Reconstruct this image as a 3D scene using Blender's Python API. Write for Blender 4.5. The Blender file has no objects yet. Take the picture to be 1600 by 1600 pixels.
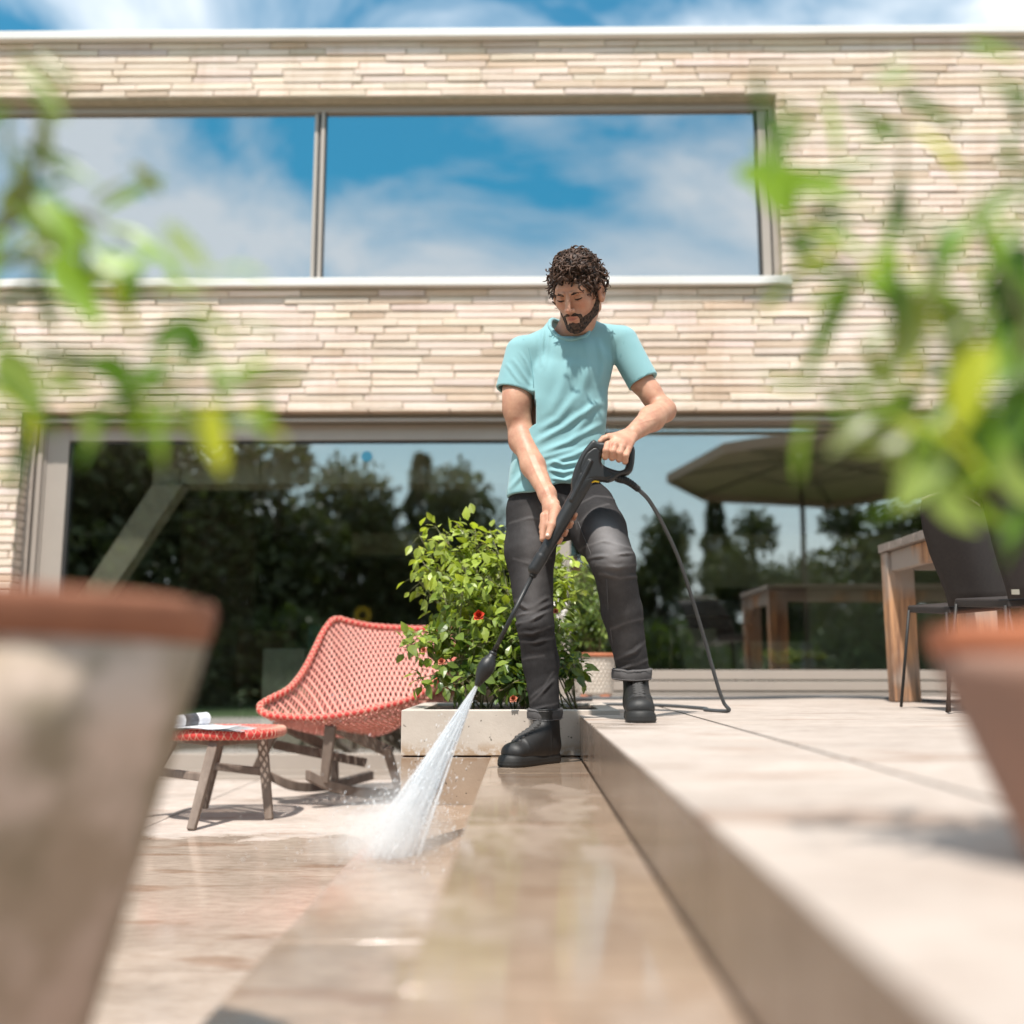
import bpy, math, random
import numpy as np
from mathutils import Vector, Matrix
random.seed(7); RNG = np.random.default_rng(7)
S = bpy.context.scene
COL = S.collection
PI = math.pi

# ------------------------------------------------------------------ camera
ZC = 0.65                       # eye height above the lower terrace floor
FP = 1600.0                     # focal length in photo pixels (photo is 1600 wide)
PITCH = math.atan(245/1600); YAW = math.atan(18/1619)
cam_d = bpy.data.cameras.new('camera'); cam = bpy.data.objects.new('camera', cam_d); COL.objects.link(cam)
cam_d.sensor_width = 36; cam_d.lens = 36*FP/1600; cam_d.clip_start = 0.05; cam_d.clip_end = 2000
cam.location = (0, 0, ZC); cam.rotation_euler = (PI/2+PITCH, 0, YAW)
cam_d.dof.use_dof = True; cam_d.dof.focus_distance = 3.55; cam_d.dof.aperture_fstop = 1.2
cam_d.dof.aperture_blades = 0
S.camera = cam
CR = cam.rotation_euler.to_matrix()
def W(px, py, d):
    """world point seen at photo pixel px,py on the vertical plane y = d"""
    v = CR @ Vector(((px-800)/FP, -(py-800)/FP, -1.0))
    t = d/v.y
    return Vector((v.x*t, d, ZC+v.z*t))

# ------------------------------------------------------------------ world, sun, exposure
SUN = Vector((-0.12, -0.44, 0.89)).normalized()
world = bpy.data.worlds.new("World"); S.world = world; world.use_nodes = True
nt = world.node_tree; nt.nodes.clear()
wo = nt.nodes.new('ShaderNodeOutputWorld'); bg = nt.nodes.new('ShaderNodeBackground')
sky = nt.nodes.new('ShaderNodeTexSky'); sky.sky_type = 'NISHITA'; sky.sun_disc = False
sky.sun_elevation = math.asin(SUN.z); sky.sun_rotation = math.atan2(SUN.x, SUN.y)
sky.air_density = 1.2; sky.dust_density = 0.4; sky.ozone_density = 2.0
tc = nt.nodes.new('ShaderNodeTexCoord')
mp = nt.nodes.new('ShaderNodeMapping'); mp.inputs['Scale'].default_value = (1.0, 1.0, 1.9); mp.inputs['Location'].default_value = (0.35, 0.1, 0.72)
n1 = nt.nodes.new('ShaderNodeTexNoise'); n1.inputs['Scale'].default_value = 2.9; n1.inputs['Detail'].default_value = 9; n1.inputs['Roughness'].default_value = 0.55; n1.inputs['Distortion'].default_value = 0.6
r1 = nt.nodes.new('ShaderNodeValToRGB'); r1.color_ramp.elements[0].position = 0.37; r1.color_ramp.elements[1].position = 0.60
r1.color_ramp.elements[0].color = (0.05,)*3+(1,); r1.color_ramp.elements[1].color = (0.92,)*3+(1,)
hs = nt.nodes.new('ShaderNodeHueSaturation'); hs.inputs['Saturation'].default_value = 1.35; hs.inputs['Value'].default_value = 1.0
mx = nt.nodes.new('ShaderNodeMix'); mx.data_type = 'RGBA'
cl = (8.6, 8.9, 9.2, 1)
L = nt.links.new
L(tc.outputs['Generated'], mp.inputs['Vector']); L(mp.outputs[0], n1.inputs['Vector']); L(n1.outputs['Fac'], r1.inputs['Fac'])
tg_ = nt.nodes.new('ShaderNodeMix'); tg_.data_type = 'RGBA'; tg_.blend_type = 'MULTIPLY'; tg_.inputs[0].default_value = 1; tg_.inputs[7].default_value = (0.72, 1.12, 1.02, 1)
L(sky.outputs[0], tg_.inputs[6]); L(tg_.outputs[2], hs.inputs['Color']); L(hs.outputs[0], mx.inputs[6]); mx.inputs[7].default_value = cl
sz_ = nt.nodes.new('ShaderNodeSeparateXYZ'); L(tc.outputs['Generated'], sz_.inputs[0])
hz_ = nt.nodes.new('ShaderNodeMapRange'); hz_.inputs['From Min'].default_value = 0.40; hz_.inputs['From Max'].default_value = 0.08; hz_.inputs['To Max'].default_value = 0.9; L(sz_.outputs[2], hz_.inputs['Value'])
ad_ = nt.nodes.new('ShaderNodeMath'); ad_.operation = 'MAXIMUM'; L(r1.outputs[0], ad_.inputs[0]); L(hz_.outputs[0], ad_.inputs[1])
L(ad_.outputs[0], mx.inputs[0]); L(mx.outputs[2], bg.inputs['Color']); bg.inputs['Strength'].default_value = 0.105
L(bg.outputs[0], wo.inputs[0])
sd = bpy.data.lights.new('sun', 'SUN'); sd.energy = 4.6; sd.angle = math.radians(1.4); sd.color = (1.0, 0.945, 0.87)
sun = bpy.data.objects.new('sun', sd); COL.objects.link(sun); sun.rotation_euler = SUN.to_track_quat('Z', 'Y').to_euler()
S.view_settings.view_transform = 'Standard'; S.view_settings.look = 'None'; S.view_settings.exposure = 0.47; S.view_settings.gamma = 1
S.view_settings.use_curve_mapping = False
S.cycles.max_bounces = 10; S.cycles.transparent_max_bounces = 24; S.cycles.volume_bounces = 4
S.cycles.caustics_reflective = False; S.cycles.caustics_refractive = False

# ------------------------------------------------------------------ object helpers
def thing(name, label, cat, loc=(0, 0, 0), group=None, kind=None):
    o = bpy.data.objects.new(name, None); COL.objects.link(o); o.location = loc; o.empty_display_size = .1
    tag(o, label, cat, group, kind); return o
def tag(o, label=None, cat=None, group=None, kind=None):
    if label: o['label'] = label
    if cat: o['category'] = cat
    if group: o['group'] = group
    if kind: o['kind'] = kind
    return o
def adopt(o, parent):
    o.parent = parent
    p = parent; off = Vector((0, 0, 0))
    while p is not None:
        if p.type == 'EMPTY': off += Vector(p.location)
        p = p.parent
    if parent.type == 'EMPTY': o.matrix_parent_inverse = Matrix.Translation(-off)
def copy_tree(o, parent=None):
    c = o.copy(); COL.objects.link(c)
    if parent: c.parent = parent
    for ch in list(o.children): copy_tree(ch, c)
    return c
class MB:
    """collects geometry in world coordinates; build() links it as ONE mesh object"""
    def __init__(s): s.v = []; s.f = []; s.c = []; s.uv = None; s.col = (1, 1, 1)
    def add(s, vs, fs, col=None):
        n = len(s.v); s.v += [tuple(p) for p in vs]; s.f += [tuple(i+n for i in f) for f in fs]
        s.c += [col or s.col]*len(vs)
    def box(s, a, b, col=None, M=None, j=0):
        x0, y0, z0 = a; x1, y1, z1 = b
        vs = [Vector(p) for p in ((x0,y0,z0),(x1,y0,z0),(x1,y1,z0),(x0,y1,z0),(x0,y0,z1),(x1,y0,z1),(x1,y1,z1),(x0,y1,z1))]
        if j: vs = [v+Vector([random.uniform(-j, j) for _ in range(3)]) for v in vs]
        if M: vs = [M @ v for v in vs]
        s.add(vs, [(0,3,2,1),(4,5,6,7),(0,1,5,4),(1,2,6,5),(2,3,7,6),(3,0,4,7)], col)
    def beam(s, a, b, w, h, up=(0, 0, 1), col=None, w2=None, h2=None):
        a = Vector(a); b = Vector(b); d = (b-a).normalized(); u = Vector(up); x = d.cross(u).normalized(); u = x.cross(d)
        w2 = w2 or w; h2 = h2 or h; vs = []
        for p, ww, hh in ((a, w, h), (b, w2, h2)):
            for sx, sy in ((-1,-1),(1,-1),(1,1),(-1,1)): vs.append(p+x*sx*ww/2+u*sy*hh/2)
        s.add(vs, [(0,1,2,3),(7,6,5,4),(0,4,5,1),(1,5,6,2),(2,6,7,3),(3,7,4,0)], col)
    def tube(s, pts, r, n=10, col=None, cap=True, closed=False, flat=1.0):
        pts = [Vector(p) for p in pts]; m = len(pts)
        rs = list(r) if hasattr(r, '__len__') else [r]*m
        nrm = None; rings = []
        for i, p in enumerate(pts):
            if closed: d = pts[(i+1) % m]-pts[i-1]
            else: d = pts[min(i+1, m-1)]-pts[max(i-1, 0)]
            if d.length < 1e-9: d = Vector((0, 0, 1))
            d.normalize()
            if nrm is None:
                nrm = d.orthogonal().normalized() if flat == 1 else (Vector((0,0,1))-d*d.z).normalized()
            nrm = (nrm-d*nrm.dot(d)).normalized(); b = d.cross(nrm)
            rings.append([p+(nrm*math.cos(2*PI*k/n)*flat+b*math.sin(2*PI*k/n))*rs[i] for k in range(n)])
        vs = [v for rg in rings for v in rg]; fs = []
        for i in range(m if closed else m-1):
            j = (i+1) % m
            for k in range(n):
                l = (k+1) % n; fs.append((i*n+k, i*n+l, j*n+l, j*n+k))
        if cap and not closed: fs += [tuple(range(n))[::-1], tuple((m-1)*n+k for k in range(n))]
        s.add(vs, fs, col)
    def lathe(s, c, prof, n=32, col=None, ax=None):
        c = Vector(c); vs = []; fs = []
        q = Vector(ax).normalized().to_track_quat('Z', 'Y').to_matrix() if ax else Matrix.Identity(3)
        for r, z in prof:
            for k in range(n): vs.append(c+q @ Vector((r*math.cos(2*PI*k/n), r*math.sin(2*PI*k/n), z)))
        m = len(prof)
        for i in range(m-1):
            for k in range(n):
                l = (k+1) % n; fs.append((i*n+k, i*n+l, (i+1)*n+l, (i+1)*n+k))
        fs += [tuple(range(n))[::-1], tuple((m-1)*n+k for k in range(n))]
        s.add(vs, fs, col)
    def build(s, name, mat, parent=None, smooth=False, bevel=0, subs=0):
        me = bpy.data.meshes.new(name); me.from_pydata(s.v, [], s.f); me.update()
        at = me.attributes.new('tint', 'FLOAT_COLOR', 'POINT')
        at.data.foreach_set('color', np.array([(c[0], c[1], c[2], 1) for c in s.c], dtype=np.float32).ravel())
        if s.uv is not None:
            uv = me.uv_layers.new(name='UVMap'); li = np.zeros(len(me.loops), dtype=np.int32); me.loops.foreach_get('vertex_index', li)
            uv.data.foreach_set('uv', np.array(s.uv, dtype=np.float32)[li].ravel())
        if mat: me.materials.append(mat)
        o = bpy.data.objects.new(name, me); COL.objects.link(o)
        if smooth:
            me.polygons.foreach_set('use_smooth', [True]*len(me.polygons))
        if bevel:
            md = o.modifiers.new('b', 'BEVEL'); md.width = bevel; md.segments = 2; md.limit_method = 'ANGLE'; md.angle_limit = 0.6
            me.polygons.foreach_set('use_smooth', [True]*len(me.polygons)); me.set_sharp_from_angle(angle=0.6) if False else None
            md.harden_normals = True
        if subs:
            md = o.modifiers.new('s', 'SUBSURF'); md.levels = subs; md.render_levels = subs
        if parent: adopt(o, parent)
        return o

# ------------------------------------------------------------------ material helpers
def new_mat(name):
    m = bpy.data.materials.new(name); m.use_nodes = True
    return m, m.node_tree, m.node_tree.nodes['Principled BSDF']
def mixc(t, a, b, fac, mode='MIX'):
    n = t.nodes.new('ShaderNodeMix'); n.data_type = 'RGBA'; n.blend_type = mode
    for sock, v in ((6, a), (7, b), (0, fac)):
        if isinstance(v, bpy.types.NodeSocket): t.links.new(v, n.inputs[sock])
        elif isinstance(v, (int, float)): n.inputs[sock].default_value = v if sock == 0 else (v, v, v, 1)
        else: n.inputs[sock].default_value = (*v, 1)
    return n.outputs[2]
def math_n(t, op, a, b=None, clamp=False, c=None):
    n = t.nodes.new('ShaderNodeMath'); n.operation = op; n.use_clamp = clamp
    for i, v in enumerate((a, b, c)):
        if v is None: continue
        if isinstance(v, bpy.types.NodeSocket): t.links.new(v, n.inputs[i])
        else: n.inputs[i].default_value = v
    return n.outputs[0]
def noise(t, scale, detail=5, rough=0.55, stretch=(1, 1, 1), dist=0, coord='Object'):
    c = t.nodes.new('ShaderNodeTexCoord'); m = t.nodes.new('ShaderNodeMapping'); m.inputs['Scale'].default_value = stretch
    n = t.nodes.new('ShaderNodeTexNoise'); n.inputs['Scale'].default_value = scale; n.inputs['Detail'].default_value = detail
    n.inputs['Roughness'].default_value = rough; n.inputs['Distortion'].default_value = dist
    t.links.new(c.outputs[coord], m.inputs['Vector']); t.links.new(m.outputs[0], n.inputs['Vector'])
    return n.outputs['Fac']
def ramp(t, fac, p0, p1, c0=(0, 0, 0), c1=(1, 1, 1)):
    r = t.nodes.new('ShaderNodeValToRGB'); e = r.color_ramp.elements
    e[0].position = p0; e[1].position = p1; e[0].color = (*c0, 1); e[1].color = (*c1, 1)
    t.links.new(fac, r.inputs['Fac']); return r.outputs[0]
def bump(t, b, h, strength=0.3, dist=0.01, prev=None):
    n = t.nodes.new('ShaderNodeBump'); n.inputs['Strength'].default_value = strength; n.inputs['Distance'].default_value = dist
    t.links.new(h, n.inputs['Height'])
    if prev: t.links.new(prev, n.inputs['Normal'])
    if b: t.links.new(n.outputs[0], b.inputs['Normal'])
    return n.outputs[0]
def mat(name, c0, c1=None, rough=0.6, scale=8, stretch=(1, 1, 1), bmp=0.0, bdist=0.004, bscale=None, tint=False, metallic=0, spec=0.5, sub=0, subc=None, detail=6, p=(0.3, 0.7), rvar=0.0, sheen=0):
    m, t, b = new_mat(name); c1 = c1 or c0
    nz = noise(t, scale, detail, 0.6, stretch)
    col = mixc(t, c0, c1, ramp(t, nz, *p))
    if tint:
        a = t.nodes.new('ShaderNodeAttribute'); a.attribute_name = 'tint'
        col = mixc(t, col, a.outputs['Color'], 1.0, 'MULTIPLY')
    t.links.new(col, b.inputs['Base Color'])
    b.inputs['Metallic'].default_value = metallic; b.inputs['Specular IOR Level'].default_value = spec
    if rvar:
        r = math_n(t, 'MULTIPLY_ADD', nz, rvar, c=rough-rvar/2); t.links.new(r, b.inputs['Roughness'])
    else: b.inputs['Roughness'].default_value = rough
    if bmp:
        bz = noise(t, bscale or scale*6, 5, 0.65, stretch); bump(t, b, bz, bmp, bdist)
    if sub:
        b.inputs['Subsurface Weight'].default_value = sub; b.inputs['Subsurface Radius'].default_value = subc or (0.012, 0.004, 0.002); b.inputs['Subsurface Scale'].default_value = 1.0
    if sheen: b.inputs['Sheen Weight'].default_value = sheen
    return m
def leaf_mat(name, c, rough=0.35, transl=0.35, tintmul=True):
    m, t, b = new_mat(name)
    a = t.nodes.new('ShaderNodeAttribute'); a.attribute_name = 'tint'
    nz = noise(t, 60, 3)
    col = mixc(t, a.outputs['Color'], c, 1.0, 'MULTIPLY'); col = mixc(t, col, mixc(t, col, (1.25, 1.2, 1.0), 1.0, 'MULTIPLY'), nz)
    t.links.new(col, b.inputs['Base Color']); b.inputs['Roughness'].default_value = rough
    tr = t.nodes.new('ShaderNodeBsdfTranslucent'); t.links.new(mixc(t, col, (1.5, 1.5, 0.5), 1.0, 'MULTIPLY'), tr.inputs['Color'])
    ms = t.nodes.new('ShaderNodeMixShader'); ms.inputs[0].default_value = transl
    t.links.new(b.outputs[0], ms.inputs[1]); t.links.new(tr.outputs[0], ms.inputs[2])
    t.links.new(ms.outputs[0], t.nodes['Material Output'].inputs[0])
    return m
def glass_mat(name, refl, tr):
    m, t, b = new_mat(name); t.nodes.remove(b)
    g = t.nodes.new('ShaderNodeBsdfGlossy'); g.inputs['Roughness'].default_value = 0.0; g.inputs['Color'].default_value = (0.95, 0.98, 1, 1)
    nz = noise(t, 1.3, 1); bp = t.nodes.new('ShaderNodeBump'); bp.inputs['Strength'].default_value = 0.03; bp.inputs['Distance'].default_value = 0.02
    t.links.new(nz, bp.inputs['Height']); t.links.new(bp.outputs[0], g.inputs['Normal'])
    x = t.nodes.new('ShaderNodeBsdfTransparent'); x.inputs['Color'].default_value = (*tr, 1)
    lw = t.nodes.new('ShaderNodeLayerWeight'); lw.inputs['Blend'].default_value = 0.3
    f = math_n(t, 'MULTIPLY_ADD', lw.outputs['Fresnel'], 0.5, True, refl)
    ms = t.nodes.new('ShaderNodeMixShader'); t.links.new(f, ms.inputs[0])
    t.links.new(x.outputs[0], ms.inputs[1]); t.links.new(g.outputs[0], ms.inputs[2])
    t.links.new(ms.outputs[0], t.nodes['Material Output'].inputs[0]); return m
def stone_mat(name, c0, c1, wet, wetc):
    """pale stone slabs; wet(t, X, Y, Z) gives the 0..1 mask of standing water"""
    m, t, b = new_mat(name)
    c = t.nodes.new('ShaderNodeTexCoord'); sp = t.nodes.new('ShaderNodeSeparateXYZ'); t.links.new(c.outputs['Object'], sp.inputs[0])
    na = noise(t, 1.7, 6, 0.6, (1, 2.2, 1)); nb = noise(t, 14, 8, 0.7, (1.0, 2.6, 1)); nc = noise(t, 90, 3, 0.6)
    col = mixc(t, c0, c1, ramp(t, na, 0.32, 0.68)); col = mixc(t, col, mixc(t, col, (0.76, 0.72, 0.69), 1.0, 'MULTIPLY'), ramp(t, nb, 0.42, 0.66))
    col = mixc(t, col, (0.30, 0.26, 0.23), math_n(t, 'MULTIPLY', ramp(t, nc, 0.64, 0.72), 0.35))
    # broad soft stains
    ns = noise(t, 3.2, 4, 0.55, (0.6, 2.4, 1)); col = mixc(t, col, mixc(t, col, (0.78, 0.68, 0.62), 1.0, 'MULTIPLY'), ramp(t, ns, 0.58, 0.66))
    w = wet(t, sp.outputs[0], sp.outputs[1], sp.outputs[2])
    dk = mixc(t, col, wetc, 1.0, 'MULTIPLY'); col = mixc(t, col, dk, w)
    t.links.new(col, b.inputs['Base Color'])
    rr = math_n(t, 'MULTIPLY_ADD', w, -0.66, c=0.72); rr = math_n(t, 'MULTIPLY_ADD', nb, 0.12, c=rr)
    rr = math_n(t, 'SUBTRACT', rr, 0.03); t.links.new(rr, b.inputs['Roughness'])
    hh = math_n(t, 'MULTIPLY', nb, math_n(t, 'MULTIPLY_ADD', w, -0.9, c=1.0)); bump(t, b, hh, 0.25, 0.004)
    return m

# ------------------------------------------------------------------ signed-distance modelling (surface nets)
def v3(p): return np.array(p, dtype=np.float32)
def smin(a, b, k):
    h = np.clip(0.5+0.5*(b-a)/k, 0, 1); return b*(1-h)+a*h-k*h*(1-h)
def smax(a, b, k): return -smin(-a, -b, k)
def cap(P, a, b, ra, rb=None):
    rb = ra if rb is None else rb; a = v3(a); ba = v3(b)-a; pa = P-a
    h = np.clip((pa @ ba)/max(float(ba @ ba), 1e-12), 0, 1)
    return np.linalg.norm(pa-h[:, None]*ba, axis=1)-(ra+(rb-ra)*h)
def ball(P, c, r): return np.linalg.norm(P-v3(c), axis=1)-r
def ell(P, c, r, R=None):
    q = P-v3(c); 
    if R is not None: q = q @ R
    r = v3(r); k0 = np.linalg.norm(q/r, axis=1); k1 = np.linalg.norm(q/(r*r), axis=1)+1e-9
    return k0*(k0-1)/k1
def ecap(P, a, b, wa, wb, da, db, xax):
    """tapered capsule with elliptic section: half-widths wa->wb along xax, da->db across"""
    a = v3(a); b = v3(b); ax = b-a; Ln = float(np.linalg.norm(ax)); ax = ax/Ln
    x = v3(xax); x = x-ax*float(x @ ax); x = x/np.linalg.norm(x); y = np.cross(ax, x)
    q = P-a; t = q @ ax; h = np.clip(t/Ln, 0, 1); w = wa+(wb-wa)*h; d = da+(db-da)*h
    u = (q @ x)/w; v = (q @ y)/d; m = np.minimum(w, d); e = (t-h*Ln)/m
    k0 = np.sqrt(u*u+v*v+e*e)+1e-9; k1 = np.sqrt((u/w)**2+(v/d)**2+(e/m)**2)+1e-9
    return k0*(k0-1)/k1
def chain(P, pts, rs, k=0.01):
    d = None
    for i in range(len(pts)-1):
        e = cap(P, pts[i], pts[i+1], rs[i], rs[i+1]); d = e if d is None else smin(d, e, k)
    return d
def segdist2(P, pts):
    """distance to a polyline seen from the front (x-z plane)"""
    q = P[:, [0, 2]]; d = None
    for i in range(len(pts)-1):
        a = np.array([pts[i][0], pts[i][2]], dtype=np.float32); ba = np.array([pts[i+1][0], pts[i+1][2]], dtype=np.float32)-a
        h = np.clip(((q-a) @ ba)/max(float(ba @ ba), 1e-9), 0, 1); e = np.linalg.norm(q-a-h[:, None]*ba, axis=1)
        d = e if d is None else np.minimum(d, e)
    return d
def folddist(P, pts):
    """front-view distance to a polyline and how far along it (0..1)"""
    q = P[:, [0, 2]]; d = None; t = None; n = len(pts)-1
    for i in range(n):
        a = np.array([pts[i][0], pts[i][2]], dtype=np.float32); ba = np.array([pts[i+1][0], pts[i+1][2]], dtype=np.float32)-a
        h = np.clip(((q-a) @ ba)/max(float(ba @ ba), 1e-9), 0, 1); e = np.linalg.norm(q-a-h[:, None]*ba, axis=1); tt = (i+h)/n
        if d is None: d, t = e, tt
        else: t = np.where(e < d, tt, t); d = np.minimum(d, e)
    return d, np.clip(4*t*(1-t)*1.2, 0, 1)**.7
def nsin(P, f, seed=0, n=5):
    r = np.random.default_rng(seed); s = 0
    for i in range(n):
        k = r.normal(size=3); k = (k/np.linalg.norm(k)*f*r.uniform(0.7, 1.5)).astype(np.float32); s = s+np.sin(P @ k+r.uniform(0, 6.28))
    return s/n
def nets(fn, lo, hi, h):
    lo = np.array(lo, dtype=np.float32); hi = np.array(hi, dtype=np.float32); B = 8
    nb = np.ceil((hi-lo)/(h*B)).astype(int)
    gi = np.stack(np.meshgrid(*[np.arange(n) for n in nb], indexing='ij'), -1).reshape(-1, 3)
    cen = lo+(gi+0.5)*B*h; dc = fn(cen.astype(np.float32))
    act = np.abs(dc) < B*h*1.05+0.012
    n = nb*B; D = np.repeat(np.repeat(np.repeat(dc.reshape(nb), B, 0), B, 1), B, 2).astype(np.float32)
    off = np.stack(np.meshgrid(*[np.arange(B)]*3, indexing='ij'), -1).reshape(-1, 3)
    ai = gi[act]
    for c in range(0, len(ai), 800):
        idx = (ai[c:c+800, None, :]*B+off[None]).reshape(-1, 3)
        D[idx[:, 0], idx[:, 1], idx[:, 2]] = fn((lo+idx*h).astype(np.float32))
    D[0], D[-1], D[:, 0], D[:, -1], D[:, :, 0], D[:, :, -1] = 1, 1, 1, 1, 1, 1
    sg = D < 0
    c8 = [(i, j, k) for i in (0, 1) for j in (0, 1) for k in (0, 1)]
    sl = lambda A, i, j, k: A[i:A.shape[0]-1+i, j:A.shape[1]-1+j, k:A.shape[2]-1+k]
    cnt = sum(sl(sg, *o).astype(np.int8) for o in c8)
    ci = np.argwhere((cnt > 0) & (cnt < 8))
    idm = -np.ones(cnt.shape, dtype=np.int32); idm[ci[:, 0], ci[:, 1], ci[:, 2]] = np.arange(len(ci))
    acc = np.zeros((len(ci), 3)); w = np.zeros(len(ci))
    for a in c8:
        for ax in range(3):
            if a[ax]: continue
            b = list(a); b[ax] = 1
            da = D[ci[:, 0]+a[0], ci[:, 1]+a[1], ci[:, 2]+a[2]]; db = D[ci[:, 0]+b[0], ci[:, 1]+b[1], ci[:, 2]+b[2]]
            m = (da < 0) != (db < 0); t = np.where(m, da/np.where(m, da-db, 1), 0)
            p = np.array(a, dtype=float)[None].repeat(len(ci), 0); p[:, ax] = t; acc += p*m[:, None]; w += m
    V = lo+(ci+acc/w[:, None])*h
    F = []
    for ax in range(3):
        o = [0, 0, 0]; o[ax] = 1; s0 = sg[:-1, :-1, :-1]
        s1 = sg[o[0]:sg.shape[0]-1+o[0], o[1]:sg.shape[1]-1+o[1], o[2]:sg.shape[2]-1+o[2]]
        e = np.argwhere(s0 != s1); e = e[(e > 0).all(1)]
        u, v = (ax+1) % 3, (ax+2) % 3; du = np.zeros(3, int); du[u] = 1; dv = np.zeros(3, int); dv[v] = 1
        g = lambda q: idm[q[:, 0], q[:, 1], q[:, 2]]
        q = np.stack([g(e), g(e-du), g(e-du-dv), g(e-dv)], 1)
        ins = s0[e[:, 0], e[:, 1], e[:, 2]]; q[~ins] = q[~ins][:, ::-1]; F.append(q[(q >= 0).all(1)])
    return V, np.concatenate(F)
def np_mesh(name, V, F, material, parent=None, tint=None):
    me = bpy.data.meshes.new(name); me.from_pydata(V.tolist(), [], F.tolist()); me.update()
    me.polygons.foreach_set('use_smooth', [True]*len(me.polygons))
    if tint is not None:
        at = me.attributes.new('tint', 'FLOAT_COLOR', 'POINT'); c = np.ones((len(V), 4), dtype=np.float32); c[:, :3] = tint; at.data.foreach_set('color', c.ravel())
    me.materials.append(material)
    o = bpy.data.objects.new(name, me); COL.objects.link(o)
    if parent: adopt(o, parent)
    return o
def join_arr(parts):
    Vs, Fs, n = [], [], 0
    for V, F in parts: Vs.append(V); Fs.append(F+n); n += len(V)
    return np.concatenate(Vs), np.concatenate(Fs)

# ------------------------------------------------------------------ levels (m above the lower terrace floor)
ZU, ZT, ZF2 = ZC-0.163, ZC-0.308, ZC-0.476
YP = 3.73                        # front face of the concrete planter
YW = 6.15                        # brick face of the house
# ---- materials of the setting
def wet_none(t, X, Y, Z): return math_n(t, 'MULTIPLY', X, 0.0)
def sstep(t, v, a, b): return ramp_s(t, v, a, b)
def ramp_s(t, v, a, b):
    n = t.nodes.new('ShaderNodeMapRange'); n.interpolation_type = 'SMOOTHSTEP'; t.links.new(v, n.inputs['Value'])
    n.inputs['From Min'].default_value = a; n.inputs['From Max'].default_value = b; return n.outputs[0]
def wet_upper(t, X, Y, Z):
    ns = noise(t, 3.0, 4, 0.6, (0.5, 1.6, 1)); side = ramp_s(t, Z, ZU-0.002, ZU-0.008)
    d = math_n(t, 'MULTIPLY', ramp_s(t, X, 0.52, 0.22), ramp_s(t, ns, 0.50, 0.53))
    d = math_n(t, 'MULTIPLY', d, math_n(t, 'MULTIPLY', ramp_s(t, Y, 2.75, 3.05), ramp_s(t, Y, 3.75, 3.4)))
    return math_n(t, 'MAXIMUM', math_n(t, 'MULTIPLY', side, 0.8), d)
def wet_tread(t, X, Y, Z):
    ns = noise(t, 5.0, 4, 0.6, (1, 0.6, 1)); return math_n(t, 'MULTIPLY', math_n(t, 'MULTIPLY_ADD', ramp_s(t, ns, 0.40, 0.5), 0.25, c=0.75), ramp_s(t, math_n(t, 'ADD', Y, math_n(t, 'MULTIPLY', ns, 0.5)), 0.6, 0.9))
def wet_low(t, X, Y, Z):
    ns = noise(t, 2.6, 5, 0.6, (1, 1, 1)); yy = math_n(t, 'MULTIPLY_ADD', ns, 1.2, c=Y)
    return math_n(t, 'MULTIPLY', math_n(t, 'MULTIPLY', ramp_s(t, yy, 4.80, 4.66), ramp_s(t, yy, 1.2, 1.5)), 0.95)
M = {}
SC0, SC1 = (0.515, 0.445, 0.395), (0.40, 0.34, 0.30)
M['terrace'] = stone_mat('terrace_stone', SC0, SC1, wet_upper, (0.50, 0.41, 0.33))
M['tread'] = stone_mat('wet_step_stone', SC0, SC1, wet_tread, (0.76, 0.65, 0.54))
M['floor'] = stone_mat('patio_stone', (0.59, 0.51, 0.46), SC1, wet_low, (0.92, 0.85, 0.77))
M['dark_gap'] = mat('joint_grout', (0.10, 0.085, 0.07), rough=0.9)
M['concrete'] = mat('planter_concrete', (0.56, 0.50, 0.44), (0.44, 0.38, 0.33), rough=0.85, scale=4, bmp=0.3, bdist=0.003, bscale=70)
t = M['concrete'].node_tree; b = t.nodes['Principled BSDF']
pit = ramp(t, noise(t, 55, 2, 0.5), 0.70, 0.74); base = b.inputs['Base Color'].links[0].from_socket
c_ = t.nodes.new('ShaderNodeTexCoord'); s_ = t.nodes.new('ShaderNodeSeparateXYZ'); t.links.new(c_.outputs['Object'], s_.inputs[0])
seam = math_n(t, 'ABSOLUTE', math_n(t, 'SUBTRACT', s_.outputs[2], ZT+0.012)); sm = math_n(t, 'MULTIPLY', ramp_s(t, seam, 0.05, 0.0), ramp_s(t, noise(t, 22, 6, 0.7), 0.44, 0.56))
col = mixc(t, base, (0.12, 0.10, 0.08), pit); col = mixc(t, col, (0.34, 0.22, 0.12), math_n(t, 'MULTIPLY', sm, 0.75))
wl = math_n(t, 'MULTIPLY', ramp_s(t, s_.outputs[2], ZT+0.004, ZT-0.004), 0.85); col = mixc(t, col, mixc(t, col, (0.62, 0.50, 0.40), 1.0, 'MULTIPLY'), wl)
t.links.new(col, b.inputs['Base Color']); t.links.new(math_n(t, 'MULTIPLY_ADD', wl, -0.5, c=0.85), b.inputs['Roughness'])
M['brick'] = mat('pale_brick', (0.84, 0.73, 0.645), (0.72, 0.60, 0.51), rough=0.88, scale=9, stretch=(0.5, 1, 5), bmp=0.45, bdist=0.004, bscale=42, tint=True)
t = M['brick'].node_tree; b = t.nodes['Principled BSDF']; base = b.inputs['Base Color'].links[0].from_socket
st1 = ramp(t, noise(t, 1.1, 5, .6, (1, 1, .5)), .42, .62); st2 = ramp(t, noise(t, 3.0, 5, .65, (2.2, 1, .35)), .52, .68); st3 = ramp(t, noise(t, 70, 3, .6, (1, 1, 2)), .66, .72)
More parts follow.
